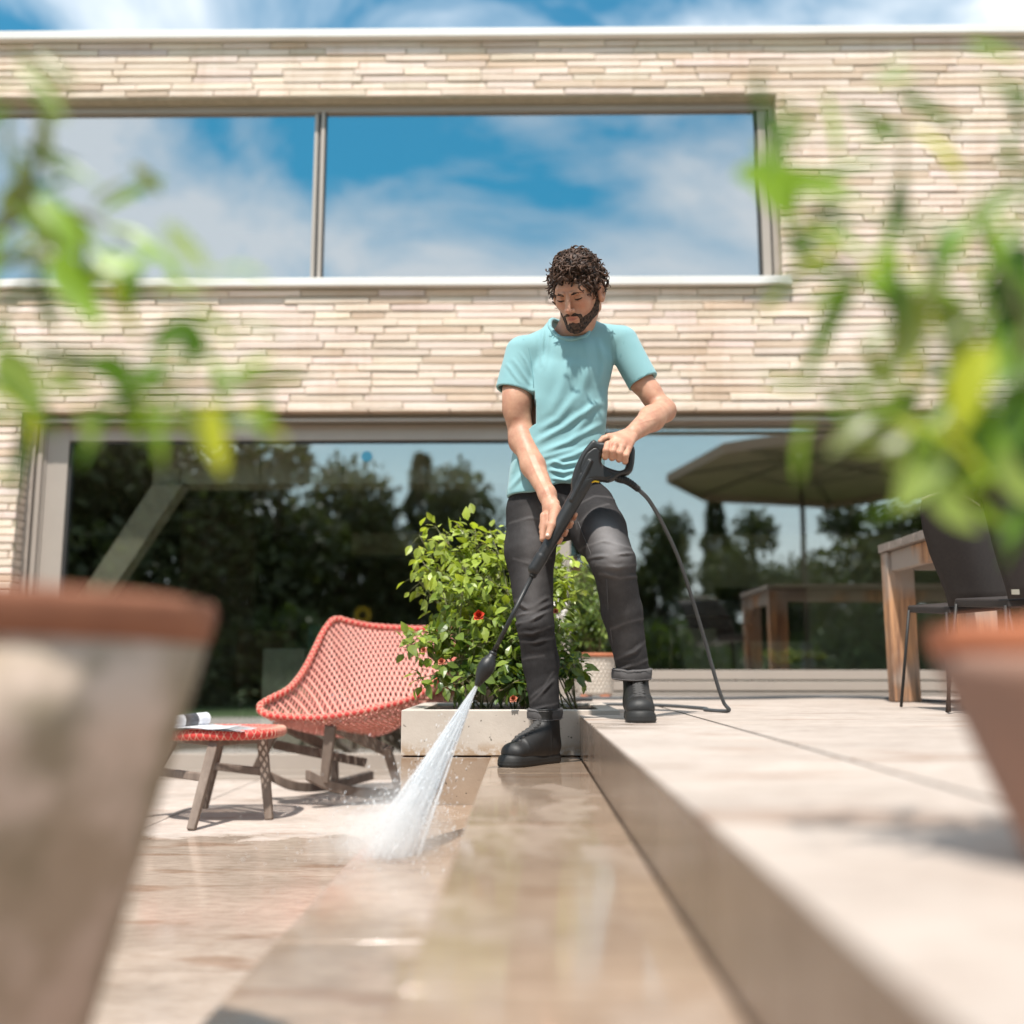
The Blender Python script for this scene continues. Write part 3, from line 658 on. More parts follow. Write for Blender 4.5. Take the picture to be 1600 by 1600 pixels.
# --- head frame: local x = his left (image right), -y = out of the face, z = up
hy, hp, hr_ = math.radians(27), math.radians(33), math.radians(3)
RH = (Matrix.Rotation(-hy, 3, 'Z') @ Matrix.Rotation(hp, 3, 'X') @ Matrix.Rotation(hr_, 3, 'Y'))
HO = W(889, 465, 3.33)-RH @ Vector((0, -0.088, 0.004))
RHn = np.array(RH, dtype=np.float32); HOn = v3(HO)
def H(x, y, z): return HO+RH @ Vector((x, y, z))
def toH(P): return (P-HOn) @ RHn
def head_sdf(Q):
    d = ell(Q, (0, .018, .028), (.074, .094, .086))
    d = smin(d, ell(Q, (0, -.035, -.025), (.060, .056, .075)), .03)
    d = smin(d, cap(Q, (-.032, -.070, .028), (.032, -.070, .028), .019), .02)
    for s in (-1, 1):
        d = smin(d, ball(Q, (s*.038, -.062, -.018), .022), .02)
        d = smin(d, cap(Q, (s*.050, .0, -.058), (s*.016, -.070, -.098), .020, .018), .02)
        d = smin(d, cap(Q, (s*.056, .012, -.02), (s*.050, .0, -.058), .02), .02)
    d = smin(d, ball(Q, (0, -.078, -.100), .020), .02)
    d = smin(d, ell(Q, (0, -.078, -.062), (.030, .022, .025)), .015)
    for s in (-1, 1):
        d = smax(d, -ell(Q, (s*.031, -.103, .003), (.020, .021, .012)), .010)
        d = smin(d, ell(Q, (s*.031, -.0775, .001), (.0145, .0125, .0105)), .004)
        d = smin(d, cap(Q, (s*.014, -.094, .019), (s*.045, -.084, .022), .006, .005), .006)   # brow
    d = smin(d, chain(Q, [(0, -.090, .016), (0, -.105, -.010), (0, -.120, -.034)], [.0075, .0085, .0105], .004), .007)
    for s in (-1, 1):
        d = smin(d, ball(Q, (s*.0125, -.106, -.037), .0078), .005)
        d = smax(d, -ball(Q, (s*.0065, -.116, -.0455), .0035), .002)
    d = smin(d, ell(Q, (0, -.0985, -.0605), (.022, .0075, .0052)), .004)
    d = smin(d, ell(Q, (0, -.0975, -.0705), (.019, .0080, .0062)), .004)
    d = smax(d, -cap(Q, (-.022, -.105, -.0655), (.022, -.105, -.0655), .0026), .002)
    for s in (-1, 1):
        e = ell(Q, (s*.083, .002, -.010), (.013, .021, .035)); e = smax(e, -ell(Q, (s*.096, -.003, -.006), (.010, .012, .022)), .004)
        d = smin(d, e, .006)
    return d
NB = W(889, 520, 3.52)           # base of the neck
NK = H(0, .045, -.045)
skull_c = H(0, .018, .028)
def head_world(P):
    d = head_sdf(toH(P)); n = ecap(P, NK, NB+Vector((0, .01, -.05)), .060, .067, .058, .058, (1, 0, 0)); d = smin(d, n, .025)
    s = cap(P, W(893, 530, 3.52), W(858, 545, 3.53), .045, .03); s = smin(s, cap(P, W(893, 530, 3.52), W(935, 542, 3.54), .045, .03), .03)
    return smin(d, s, .03)
# --- arms
SL, SR = W(815, 542, 3.50), W(970, 532, 3.54)
EL, ER = W(815, 690, 3.50), W(1037, 641, 3.50)
WL, WR = W(861, 788, 3.30), W(984, 681, 3.24)
def armL(P):
    d = cap(P, W(812, 580, 3.50), W(806, 625, 3.50), .036, .052); d = smin(d, cap(P, W(806, 620, 3.50), EL, .051, .041), .03)
    d = smin(d, ell(P, W(802, 632, 3.475), (.036, .036, .070)), .02)
    d = smin(d, cap(P, W(818, 688, 3.48), W(833, 728, 3.42), .040, .040), .04); d = smin(d, cap(P, W(833, 728, 3.42), W(855, 772, 3.33), .040, .027), .02)
    d = smin(d, cap(P, W(855, 772, 3.33), WL+Vector((0, 0, -.01)), .0275, .027), .02)
    for pts in ([(836, 712), (850, 750), (860, 785)], [(822, 700), (838, 745), (854, 782)]):      # tendons and veins
        d = d-0.0011*np.exp(-(segdist2(P, [W(x, y, 3.4) for x, y in pts])/.0035)**2)*(P[:, 1] < 3.42)
    return d
def armR(P):
    d = cap(P, W(988, 565, 3.53), W(1002, 596, 3.525), .030, .037); d = smin(d, cap(P, W(1002, 597, 3.525), ER, .038, .037), .03)
    d = smin(d, ball(P, W(1038, 643, 3.51), .034), .015)
    d = smin(d, cap(P, ER, W(1018, 654, 3.40), .040, .043), .02); d = smin(d, cap(P, W(1018, 654, 3.40), W(990, 676, 3.26), .042, .028), .02)
    d = smin(d, ell(P, W(1018, 616, 3.515), (.034, .035, .045)), .02)
    for pts in ([(1030, 640), (1008, 655), (985, 680)], [(1020, 662), (1000, 672), (980, 684)]):
        d = d-0.0011*np.exp(-(segdist2(P, [W(x, y, 3.4) for x, y in pts])/.0035)**2)*(P[:, 1] < 3.42)
    return d
HL_B = (Vector(W(846, 868, 3.20)), Vector(W(905, 745, 3.235)))       # barrel axis of the spray gun
def finger(P, pts, r): return chain(P, pts, r, .0035)
def handL(P):
    p = lambda x, y, d: W(x, y, d)
    d = ecap(P, p(862, 788, 3.30), p(856, 822, 3.275), .029, .036, .020, .017, p(876, 800, 3.25)-p(848, 815, 3.29))
    d = smin(d, cap(P, p(868, 796, 3.27), p(864, 812, 3.225), .019, .015), .012)
    d = smin(d, finger(P, [p(867, 803, 3.24), p(862, 820, 3.195), p(856, 838, 3.185)], [.0155, .0120, .0098]), .007)
    off = [((0, 0), (899, 804)), ((-5, 11), (893, 816)), ((-10, 22), (885, 829)), ((-15, 33), (877, 841))]
    for i, (o, tip) in enumerate(off):
        x, y = o; r = (.0100, .0102, .0098, .0088)[i]
        f = finger(P, [p(862+x, 808+y*.7, 3.285), p(872+x, 812+y, 3.30), p(884+x, 813+y, 3.285), p(tip[0]-3, tip[1]+5, 3.255), p(tip[0], tip[1], 3.225)], [r*1.15, r*1.08, r, r*.92, r*.80])
        d = smin(d, f, .004)
    d = smin(d, cap(P, p(850, 806, 3.275), p(848, 842, 3.255), .013, .010), .010)
    return d
def handR(P):
    p = lambda x, y, d: W(x, y, d)
    d = ecap(P, p(987, 678, 3.25), p(966, 690, 3.205), .026, .038, .020, .018, p(980, 702, 3.2)-p(948, 690, 3.2))
    kn = [(950, 695, 3.185), (961, 696.5, 3.175), (971.5, 699, 3.177), (981, 703, 3.186)]
    for i, (x, y, dd) in enumerate(kn):
        r = (.0108, .0110, .0106, .0094)[i]; d = smin(d, cap(P, p(x, y, dd), p(979+i*3, 684, 3.23), r*1.1, .015), .008)
        f = finger(P, [p(x, y, dd), p(x-3, y+9, 3.162), p(x-4.0, y+17.5, 3.172), p(x-4.5, y+19, 3.205), p(x-4, y+11, 3.232)], [r*1.08, r, r*.95, r*.9, r*.78])
        d = smin(d, f, .0032); d = smin(d, ball(P, p(x+.3, y-.6, dd-.003), r*1.02), .004)
    d = smin(d, finger(P, [p(968, 684, 3.225), p(952, 683, 3.225), p(943, 686, 3.222), p(938, 690, 3.218)], [.016, .0125, .011, .009]), .007)
    return d
def torso_in(P):
    d = ecap(P, W(890, 575, 3.56), W(868, 745, 3.56), .13, .12, .075, .08, (1, 0, 0))
    d = smin(d, cap(P, W(850, 548, 3.54), W(950, 545, 3.56), .05), .03)
    for a, b_ in ((W(830, 800, 3.55), W(838, 960, 3.5)), (W(925, 800, 3.52), W(962, 880, 3.27))): d = smin(d, cap(P, a, b_, .06, .045), .03)
    d = smin(d, cap(P, W(838, 975, 3.5), W(852, 1120, 3.5), .04, .03), .02); d = smin(d, cap(P, W(964, 885, 3.26), W(989, 1050, 3.37), .04, .026), .02)
    return d
def bb(pts, m):
    a = np.array([list(p) for p in pts]); return a.min(0)-m, a.max(0)+m
parts = []
lo, hi = bb([H(0, 0, .12), H(0, -.1, -.1), NB, NB+Vector((0, 0, -.06))], .13); Vh, Fh = nets(head_world, lo, hi, .0022)
tcol = []
Q = toH(Vh.astype(np.float32)); ch = np.ones((len(Vh), 3), dtype=np.float32)
lip = np.exp(-((Q[:, 0]/.022)**2+((Q[:, 2]+.0655)/.0085)**2)**2)*(Q[:, 1] < -.085); ch *= 1-lip[:, None]*np.array([.16, .36, .30])
ck = sum(np.exp(-(((Q[:, 0]-s*.042)/.02)**2+((Q[:, 2]+.02)/.02)**2)) for s in (-1, 1))+np.exp(-(((Q[:, 0])/.012)**2+((Q[:, 2]+.03)/.014)**2)); ch *= 1-np.clip(ck*(Q[:, 1] < -.04), 0, 1)[:, None]*np.array([.0, .12, .12])
sc = ((Q[:, 2] > .058-(Q[:, 1] > -.03)*.07)*(Q[:, 1] > -.075)*(np.abs(Q[:, 0]) < .071)*1.0); ch *= 1-sc[:, None]*.8
tcol.append(ch); parts.append((Vh, Fh))
for fn, pts in ((lambda P: smin(armL(P), handL(P), .010), [SL, EL, WL, W(850, 855, 3.2), W(905, 800, 3.2)]), (lambda P: smin(armR(P), handR(P), .010), [SR, ER, WR, W(935, 715, 3.16)])):
    lo, hi = bb(pts, .07); v, f = nets(fn, lo, hi, .0024); parts.append((v, f)); tcol.append(np.ones((len(v), 3)))
lo, hi = bb([W(850, 520, 3.5), W(990, 1125, 3.2), W(830, 1120, 3.6)], .16); v, f = nets(torso_in, lo, hi, .012); parts.append((v, f)); tcol.append(np.ones((len(v), 3)))
V_, F_ = join_arr(parts)
man = thing('person', 'man in light blue t-shirt and dark jeans standing on the steps holding a spray gun', 'person', tuple(W(850, 1185, 3.45)))
body = np_mesh('body', V_, F_, M['skin'], man, np.concatenate(tcol))
# fingernail, lashes with painted slit shade, brows
mb = MB(); p = W(855.5, 836, 3.1755); mb.lathe(p, [(0.0056, 0), (0.0056, .0014)], 12, ax=(0, -1, .2)); mb.build('thumbnail', mat('nail', (0.78, 0.58, 0.48), rough=0.3), man, True)
for s in (-1, 1):
    mb = MB(); q = [H(s*(.031+.0150*u), -.0885-.002*(1-u*u)+abs(u)*.005, -.0035-.0025*(1-u*u)+.001*u) for u in (-1, -.5, 0, .5, 1)]; mb.tube(q, [.0010, .0022, .0028, .0026, .0014], 6); mb.build('lash_slit_shade', M['beard'], man, True)  # lash line thickened so its dark colour stands for eye-slit shade
re_ = random.Random(5)
for s in (-1, 1):
    mb = MB()
    for k in range(70):
        u = re_.uniform(0, 1); x = s*(.013+.036*u); p0 = Vector((x, -.099+.021*u*u+.001, .0145+.006*math.sin(u*2.2)-.003*u+re_.uniform(-.0030, .0030)))
        mb.tube([H(*p0), H(p0.x+s*.006, p0.y-.001+.0025*u, p0.z+re_.uniform(-.0005, .002))], [.0015, .0006], 4)
    mb.build('eyebrow', M['beard'], man, True)
# beard
def beard_sdf(P):
    Q = toH(P); hd = head_sdf(Q)-.0022-.0018*nsin(P, 900, 4)
    r = None
    for s in (-1, 1):
        c = chain(Q, [(s*.068, .002, .005), (s*.064, -.006, -.035), (s*.055, -.030, -.072), (s*.036, -.062, -.092)], [.007, .010, .018, .025], .01)
        r = c if r is None else np.minimum(r, c)
        r = smin(r, chain(Q, [(0, -.108, -.0525), (s*.016, -.100, -.0535), (s*.030, -.088, -.064), (s*.031, -.082, -.085)], [.0040, .0052, .0066, .009], .004), .003)
    r = smin(r, ball(Q, (0, -.083, -.104), .027), .008); r = smin(r, cap(Q, (-.02, -.06, -.105), (.02, -.06, -.105), .022), .01)
    r = smax(r, -ell(Q, (0, -.106, -.0655), (.0225, .02, .0088)), .003)
    r = r+.0022*nsin(Q, 330, 14, 6)+.0012*nsin(Q, 800, 15, 6)
    return smax(hd, r, .002)
lo, hi = bb([H(0, -.11, -.12), H(.07, 0, 0), H(-.07, 0, 0)], .03); v, f = nets(beard_sdf, lo, hi, .0018); np_mesh('beard', v, f, M['beard'], man)
# hair: a lumpy volume and several hundred loose curls
def hair_vol(Q): 
    d = ell(Q, (0, .018, .052), (.088, .098, .094)); d = smin(d, ball(Q, (-.01, -.050, .100), .036), .03)
    for s in (-1, 1): d = smin(d, ell(Q, (s*.070, .018, .040), (.020, .052, .050)), .02)
    return d
def hair_cut(Q):
    face = ell(Q, (0, -.125, -.012), (.080, .098, .084)); low = Q[:, 2]+.030-.10*np.clip(Q[:, 1]-.03, -.05, .03)
    ear = ell(Q, (.088, -.004, -.016), (.036, .034, .046)); ear = np.minimum(ear, ell(Q, (-.088, -.004, -.016), (.036, .034, .046)))
    return np.maximum(np.maximum(-face, -low), -ear)
def hair_sdf(P):
    Q = toH(P); d = hair_vol(Q)+.004-.010*nsin(P, 75, 5, 5)-.0065*nsin(P, 190, 8, 7)-.003*nsin(P, 420, 9, 6); return smax(d, hair_cut(Q), .006)
lo, hi = bb([H(0, 0, .16), H(0, -.1, .05), H(.1, .1, 0), H(-.1, .1, 0)], .05); v, f = nets(hair_sdf, lo, hi, .0026); hair = np_mesh('hair', v, f, M['hair'], man)
mb = MB(); rh = random.Random(11); n = 0; hc = Vector((0, .02, .035))
cand = v[RNG.permutation(len(v))[:9000]]
for p in cand:
    if n > 460: break
    q = toH(p[None].astype(np.float32))[0]
    if q[2] < -.025: continue
    nq = (Vector([float(c) for c in q])-hc).normalized()
    if nq.y > .45 : continue
    n += 1; wn = RH @ nq; tn = wn.orthogonal().normalized(); tn = Matrix.Rotation(rh.uniform(0, 2*PI), 3, wn) @ tn; b2 = wn.cross(tn)
    R = rh.uniform(.006, .0125); ax = (tn*rh.uniform(.4, 1)+wn*rh.uniform(-.1, .35)+Vector((0, 0, -.5))).normalized(); u = ax.orthogonal().normalized(); w2 = ax.cross(u)
    ln = rh.uniform(.018, .046); rw0 = rh.choice((.0012, .0020, .0030)); tr = rh.uniform(.6, 1.3); ph = rh.uniform(0, 6.28); P0 = Vector([float(c) for c in p])-wn*.002
    mb.tube([P0+ax*ln*t_+(u*math.cos(ph+tr*2*PI*t_)+w2*math.sin(ph+tr*2*PI*t_))*R*(1-.3*t_)+wn*.003 for t_ in [i/9 for i in range(10)]], [.0009+rw0*math.sin(PI*(i+.5)/10) for i in range(10)], 5)
for px, py, r_ in ((903, 382, 5), (918, 386, 5), (851, 425, 5), (862, 392, 4), (948, 428, 5), (944, 400, 4), (886, 392, 4), (930, 392, 4)):      # a few locks that stand off
    c = W(px, py, 3.36); r_ *= .0021; mb.tube([c+Vector((math.cos(a)*r_, .003*a, math.sin(a)*r_)) for a in [px+i*.6 for i in range(9)]], .0010, 5)
for px, py, l in ((868, 436, 9), (876, 440, 12), (884, 440, 9), (908, 452, 14), (914, 446, 14), (902, 444, 10), (922, 450, 12)):  # forehead locks
    d0 = 3.245+.0006*abs(px-885); a = [W(px+4*math.sin(k*.9+px), py-8+l*k/5, d0+.002*k) for k in range(6)]; mb.tube(a, [.004, .0038, .0034, .003, .0022, .001], 6)
mb.build('curls', M['hair'], hair, True)['kind'] = 'stuff'

# --- t-shirt
cc = W(890, 501, 3.497)
def pxl(pts, d=3.4): return [W(x, y, d) for x, y in pts]
folds = [([(835, 692), (880, 668), (944, 622)], .012, .007), ([(838, 712), (890, 690), (946, 655)], .011, .006), ([(842, 672), (872, 655), (905, 612)], .014, .005), ([(848, 728), (895, 712), (940, 690)], .010, .006),
         ([(850, 500), (848, 535), (846, 572)], .008, .005), ([(858, 505), (856, 540), (850, 580)], .007, .004), ([(862, 722), (880, 727), (905, 722)], .007, .007), ([(856, 734), (880, 740), (908, 732)], .007, .007),
         ([(860, 748), (884, 752), (905, 744)], .006, .006), ([(800, 735), (812, 700), (830, 680)], .010, .006), ([(795, 760), (815, 740), (838, 730)], .010, .005), ([(935, 520), (945, 560), (940, 600)], .012, .004), ([(915, 530), (920, 575), (900, 640)], .016, .004),
         ([(800, 555), (815, 578), (829, 598)], .007, .0032), ([(790, 562), (802, 582), (814, 598)], .006, .0028), ([(812, 545), (824, 565), (832, 585)], .006, .003),
         ([(930, 620), (915, 655), (890, 690)], .013, .004), ([(890, 560), (880, 600), (860, 650)], .018, .004), ([(925, 705), (905, 735), (880, 752)], .010, .005), ([(820, 745), (850, 715), (905, 700)], .010, .005)]
foldw = [(pxl(a, 3.42), w_, h_) for a, w_, h_ in folds]
SHL, SHR = W(771, 611, 3.5), W(1004, 598, 3.5)
hemL, hemR = W(787, 779, 3.5), W(943, 752, 3.5)
def shirt_sdf(P):
    d = ecap(P, W(893, 562, 3.535), W(876, 640, 3.53), .150, .150, .108, .105, (1, 0, .0))
    d = smin(d, ecap(P, W(878, 640, 3.53), W(868, 775, 3.52), .150, .171, .105, .112, (1, 0, 0.1)), .05)
    d = smin(d, ecap(P, W(905, 585, 3.475), W(865, 592, 3.475), .06, .06, .052, .05, (0, 0, 1)), .05)
    # shoulders / trapezius
    d = smin(d, cap(P, W(882, 530, 3.53), W(824, 551, 3.52), .062, .058), .035); d = smin(d, cap(P, W(905, 528, 3.54), W(968, 535, 3.55), .062, .060), .035)
    d = smin(d, cap(P, W(880, 552, 3.475), W(905, 552, 3.475), .046), .03); d = smin(d, cap(P, W(866, 513, 3.54), W(918, 511, 3.54), .032), .03)
    # sleeves
    d = smin(d, cap(P, W(816, 552, 3.51), W(803, 618, 3.50), .061, .069), .016); d = smin(d, cap(P, W(972, 536, 3.54), W(1010, 606, 3.52), .058, .057), .014)
    for pts, w_, h_ in foldw:
        s, tp = folddist(P, pts); tp = tp*(P[:, 1] < 3.52); d = d-h_*np.exp(-(s/w_)**2)*tp+h_*.45*np.exp(-((s-w_*1.5)/w_)**2)*tp
    d = d+.0016*nsin(P, 28, 21)+.0009*nsin(P, 70, 22)
    # openings
    n = (W(803, 618, 3.5)-W(815, 545, 3.51)).normalized(); c = W(802, 612, 3.5)
    cut = (P-v3(c)) @ v3(n+Vector((-.10, 0, 0)).xyz); cut = np.maximum(cut, -(.25-np.linalg.norm(P-v3(c), axis=1)+.0)*0-1)
    mL = (P[:, 0] < W(836, 600, 3.5).x)
    d = np.where(mL & (np.linalg.norm(P-v3(c), axis=1) < .16), smax(d, cut, .003), d)
    n2 = (W(1010, 608, 3.52)-W(969, 538, 3.54)).normalized(); c2 = W(1005, 597, 3.52); cut2 = (P-v3(c2)) @ v3(n2)
    mR = (P[:, 0] > W(960, 600, 3.5).x); d = np.where(mR & (np.linalg.norm(P-v3(c2), axis=1) < .14), smax(d, cut2, .003), d)
    d = smax(d, -cap(P, W(805, 604, 3.5), W(802, 640, 3.5), .056, .060), .004); d = smax(d, -cap(P, W(1002, 595, 3.52), W(1015, 620, 3.52), .0455, .047), .004)
    # hem plane
    hz = (P[:, 2]-hemL.z)-(P[:, 0]-hemL.x)*(hemR.z-hemL.z)/(hemR.x-hemL.x); hz = hz+.006*np.sin(P[:, 0]*40)
    d = smax(d, -hz, .004)
    # neck hole, tilted forward
    nk = np.sqrt(((P[:, 0]-cc.x)/.070)**2+((P[:, 1]-cc.y)/.068)**2)-1; nk = np.maximum(nk*.07, cc.z-.075-P[:, 2]); d = smax(d, -nk, .003)
    return d
lo, hi = bb([W(780, 500, 3.5), W(1015, 600, 3.5), W(790, 790, 3.4), W(940, 640, 3.66)], .06); lo[1] -= .06; hi[1] += .04
v, f = nets(shirt_sdf, lo, hi, .0034); shirt = np_mesh('t_shirt', v, f, M['shirt'], man)
# collar, sleeve hems and shoulder seam
mb = MB()
def surf(fn, p, dr, it=14):
    p = Vector(p); dr = Vector(dr).normalized()
    for _ in range(it): p = p+dr*float(fn(v3(p)[None])[0])
    return p
def proj_front(fn, x, y, d0=3.2):
    """walk from the viewer's side along y until the surface"""
    p = W(x, y, d0); k = 0
    dirv = (p-Vector((0, 0, ZC))).normalized()
    for _ in range(60):
        s = float(fn(v3(p)[None])[0])
        if s < .0004: break
        p = p+dirv*s*.8
    return p
def ring(fn, c, ax, r0, n=44, prefer=None):
    """closed loop where the solid meets the plane through c"""
    ax = Vector(ax).normalized(); u = ax.orthogonal().normalized(); w_ = ax.cross(u); out = []
    for i in range(n):
        a = 2*PI*i/n; dv = u*math.cos(a)+w_*math.sin(a); t_ = r0
        for _ in range(30):
            s = float(fn(v3(c+dv*t_)[None])[0]); t_ -= s*.7
        out.append(c+dv*t_)
    return out
def neck_line():
    out = []
    for i in range(48):
        a = 2*PI*i/48; zs = np.linspace(cc.z+.10, cc.z-.20, 160, dtype=np.float32)
        q = np.stack([np.full(160, cc.x+math.cos(a)*.071, dtype=np.float32), np.full(160, cc.y+math.sin(a)*.068, dtype=np.float32), zs], 1)
        s_ = shirt_sdf_nohole(q); k = int(np.argmax(s_ < 0)); out.append(Vector([float(c) for c in q[k]]))
    return out
def shirt_sdf_nohole(P):
    d = ecap(P, W(893, 562, 3.535), W(876, 640, 3.53), .150, .150, .108, .105, (1, 0, .0))
    d = smin(d, ecap(P, W(905, 585, 3.475), W(865, 592, 3.475), .06, .06, .052, .05, (0, 0, 1)), .05)
    d = smin(d, cap(P, W(882, 530, 3.53), W(824, 551, 3.52), .062, .058), .035); d = smin(d, cap(P, W(905, 528, 3.54), W(968, 535, 3.55), .062, .060), .035)
    d = smin(d, cap(P, W(880, 552, 3.475), W(905, 552, 3.475), .046), .03); return smin(d, cap(P, W(866, 513, 3.54), W(918, 511, 3.54), .032), .03)
nl = neck_line(); nl = [(nl[i-1]+nl[i]*2+nl[(i+1) % 48])/4 for i in range(48)]
mb.tube(nl, .0080, 8, closed=True); mb.build('collar', M['shirt'], shirt, True)
mb = MB()
for pts in ([(798, 523), (806, 521), (818, 530), (826, 545), (830, 565), (833, 590), (834, 606)], [(979, 517), (975, 535), (970, 556), (967, 572)]):
    mb.tube([proj_front(shirt_sdf, x, y) for x, y in pts], .0011, 5)
for (a, b_, n_) in (((776, 603), (834, 612), 9), ((987, 598), (1018, 578), 7)):
    q = []
    for i in range(n_):
        t_ = i/(n_-1); q.append(proj_front(shirt_sdf, a[0]+(b_[0]-a[0])*t_, a[1]+(b_[1]-a[1])*t_+2.5*math.sin(PI*t_)))
    mb.tube(q, .0008, 5)
q = [proj_front(shirt_sdf, 790+(940-790)*i/16, 772+(746-772)*i/16) for i in range(17)]; mb.tube(q, .0008, 5)
mb.build('seams', M['stitch'], shirt, True)

# --- jeans
HPL, KNL, ANL = W(832, 800, 3.54), W(836, 975, 3.49), W(853, 1128, 3.50)
HPR, KNR, ANR = W(918, 795, 3.52), W(958, 878, 3.24), W(991, 1052, 3.36)
jf = [([(795, 812), (830, 806), (862, 812)], .006, .003), ([(802, 935), (825, 950), (858, 930)], .009, .006), ([(800, 975), (830, 968), (864, 950)], .008, .008), ([(802, 988), (832, 990), (866, 976)], .007, .008), ([(806, 960), (835, 955), (862, 940)], .007, .005),
      ([(806, 1000), (835, 1004), (866, 996)], .008, .004), ([(815, 1030), (850, 1024)], .01, .003), ([(828, 1100), (845, 1085), (866, 1062)], .008, .007), ([(826, 1112), (850, 1106), (872, 1100)], .006, .005), ([(830, 1090), (850, 1072), (866, 1050)], .006, .004),
      ([(905, 862), (935, 856), (980, 868)], .008, .006), ([(912, 880), (945, 880), (992, 872)], .007, .007), ([(925, 892), (955, 898), (996, 888)], .007, .007), ([(930, 905), (960, 912), (1000, 905)], .008, .004), ([(900, 790), (930, 775), (970, 775)], .007, .004), ([(905, 820), (925, 800), (950, 790)], .008, .003),
      ([(958, 1030), (985, 1020), (1008, 1000)], .008, .005), ([(958, 1048), (985, 1040), (1012, 1030)], .006, .005), ([(950, 985), (975, 975), (1004, 968)], .010, .003), ([(880, 775), (895, 800), (900, 830)], .008, .004), ([(845, 790), (868, 800), (880, 820)], .007, .004), ([(802, 870), (830, 880), (862, 868)], .010, .003)]
jfw = [(pxl(a, 3.4), w_, h_) for a, w_, h_ in jf]
cufL = (W(851, 1108, 3.50), W(852, 1124, 3.50)); cufR = (W(987, 1046, 3.365), W(988, 1062, 3.365))
def jeans_sdf(P):
    d = ecap(P, W(866, 758, 3.52), W(872, 800, 3.53), .152, .155, .095, .105, (1, 0, .08))
    d = smin(d, chain(P, [HPL, W(828, 860, 3.52), KNL], [.092, .083, .062], .03), .03)
    d = smin(d, chain(P, [KNL, W(845, 1035, 3.52), ANL], [.062, .060, .046], .02), .014)
    d = smin(d, chain(P, [HPR, W(936, 830, 3.40), KNR], [.098, .088, .070], .03), .022)
    d = smin(d, chain(P, [KNR, W(972, 955, 3.31), ANR], [.068, .063, .051], .02), .014)
    for kf, (pts, w_, h_) in enumerate(jfw):
        s, tp = folddist(P, pts if kf % 2 else pts[::-1]); s = s+.0022*nsin(P, 55, 77+kf); w_ = w_*.8; h_ = h_*(.8 if kf % 3 else .5); m = (P[:, 1] < 3.56)*tp*(.5+.5*np.sin(P[:, 0]*70+kf*2.1)); d = d-h_*np.exp(-(s/w_)**2)*m+h_*.6*np.exp(-((s-w_*1.5)/w_)**2)*m
    d = d+.0022*nsin(P, 30, 31)+.0014*nsin(P*v3((1, 1, 1.8)), 75, 32, 7)
    d = smax(d, -(P[:, 2]-cufL[1].z+(P[:, 0]-cufL[1].x)*.0) if False else d-1, .001)
    lw = smax(np.where(P[:, 0] < W(905, 1000, 3.4).x, cufL[1].z-P[:, 2], cufR[1].z-P[:, 2]), d-1, .001)
    return np.maximum(d, lw)
lo, hi = bb([W(785, 750, 3.5), W(1000, 1075, 3.3), W(830, 1140, 3.5), W(940, 800, 3.6), W(958, 878, 3.1)], .09); v, f = nets(jeans_sdf, lo, hi, .0040)
vf = v.astype(np.float32)
s1 = segdist2(vf, [W(832, 800, 3.4), W(832, 950, 3.4)]); s2 = segdist2(vf, [W(942, 828, 3.3), W(958, 872, 3.2)]); s3 = segdist2(vf, [W(965, 920, 3.3), W(980, 1010, 3.3)])
fade_highlight = .42*np.exp(-(s1/.042)**2)+.95*np.exp(-(s2/.045)**2)+.22*np.exp(-(s3/.05)**2)  # worn dye, plus a highlight painted on the raised thigh
for pts, w_, h_ in jfw: fade_highlight = fade_highlight+.24*np.exp(-(segdist2(vf, pts)/.004)**2)  # worn fold ridges, with highlights painted along them
fade_highlight = np.clip(fade_highlight*(vf[:, 1] < 3.5), 0, 1); tt = np.repeat(fade_highlight[:, None], 3, 1)
jeans = np_mesh('jeans', v, f, M['jeans'], man, tt)
for (a, b_), r_ in ((cufL, .0570), (cufR, .0625)):
    ax = (b_-a).normalized(); pz = a.z-(a.z-b_.z)/2; c = Vector(((a.x+b_.x)/2, a.y, pz)); mb = MB(); H2 = .0185
    rg = []; n = 40; prof = [(r_-.012, -H2+.004), (r_-.001, -H2), (r_+.002, -H2+.006), (r_+.003, 0), (r_+.002, H2-.006), (r_-.001, H2), (r_-.012, H2-.004)]
    vs = []
    for rr, zz in prof:
        for k in range(n):
            al = 2*PI*k/n; q = rr+.0014*math.sin(al*5+zz*90)+.001*math.sin(al*11); vs.append(c+Vector((q*math.cos(al), q*1.0*math.sin(al), zz+.003*math.cos(al*2))))
    fs = [(i*n+k, i*n+(k+1) % n, (i+1)*n+(k+1) % n, (i+1)*n+k) for i in range(len(prof)-1) for k in range(n)]
    mb.add(vs, fs, (.45, .45, .45)); cf = mb.build('cuff', M['jeans'], jeans, True)
    mb = MB()
    for zz in (H2-.004, -H2+.004): mb.tube([c+Vector(((r_+.0045)*math.cos(al), (r_+.0045)*math.sin(al), zz+.003*math.cos(al*2))) for al in [2*PI*k/30 for k in range(30)]], .0009, 4, closed=True)
    mb.build('cuff_stitching', mat('grey_thread', (0.20, 0.19, 0.19), rough=.9), cf, True)
mb = MB()    # inseam stitching of the raised leg
def seam(pts, fn): return [proj_front(fn, x, y, 3.05) for x, y in pts]
mb.tube(seam([(903, 815), (912, 838), (922, 862), (930, 885)], jeans_sdf), .0011, 5); mb.tube(seam([(948, 905), (950, 950), (956, 1000), (962, 1040)], jeans_sdf), .0010, 5)
mb.build('inseam', mat('dark_thread', (0.10, 0.095, 0.095), rough=.9), jeans, True)

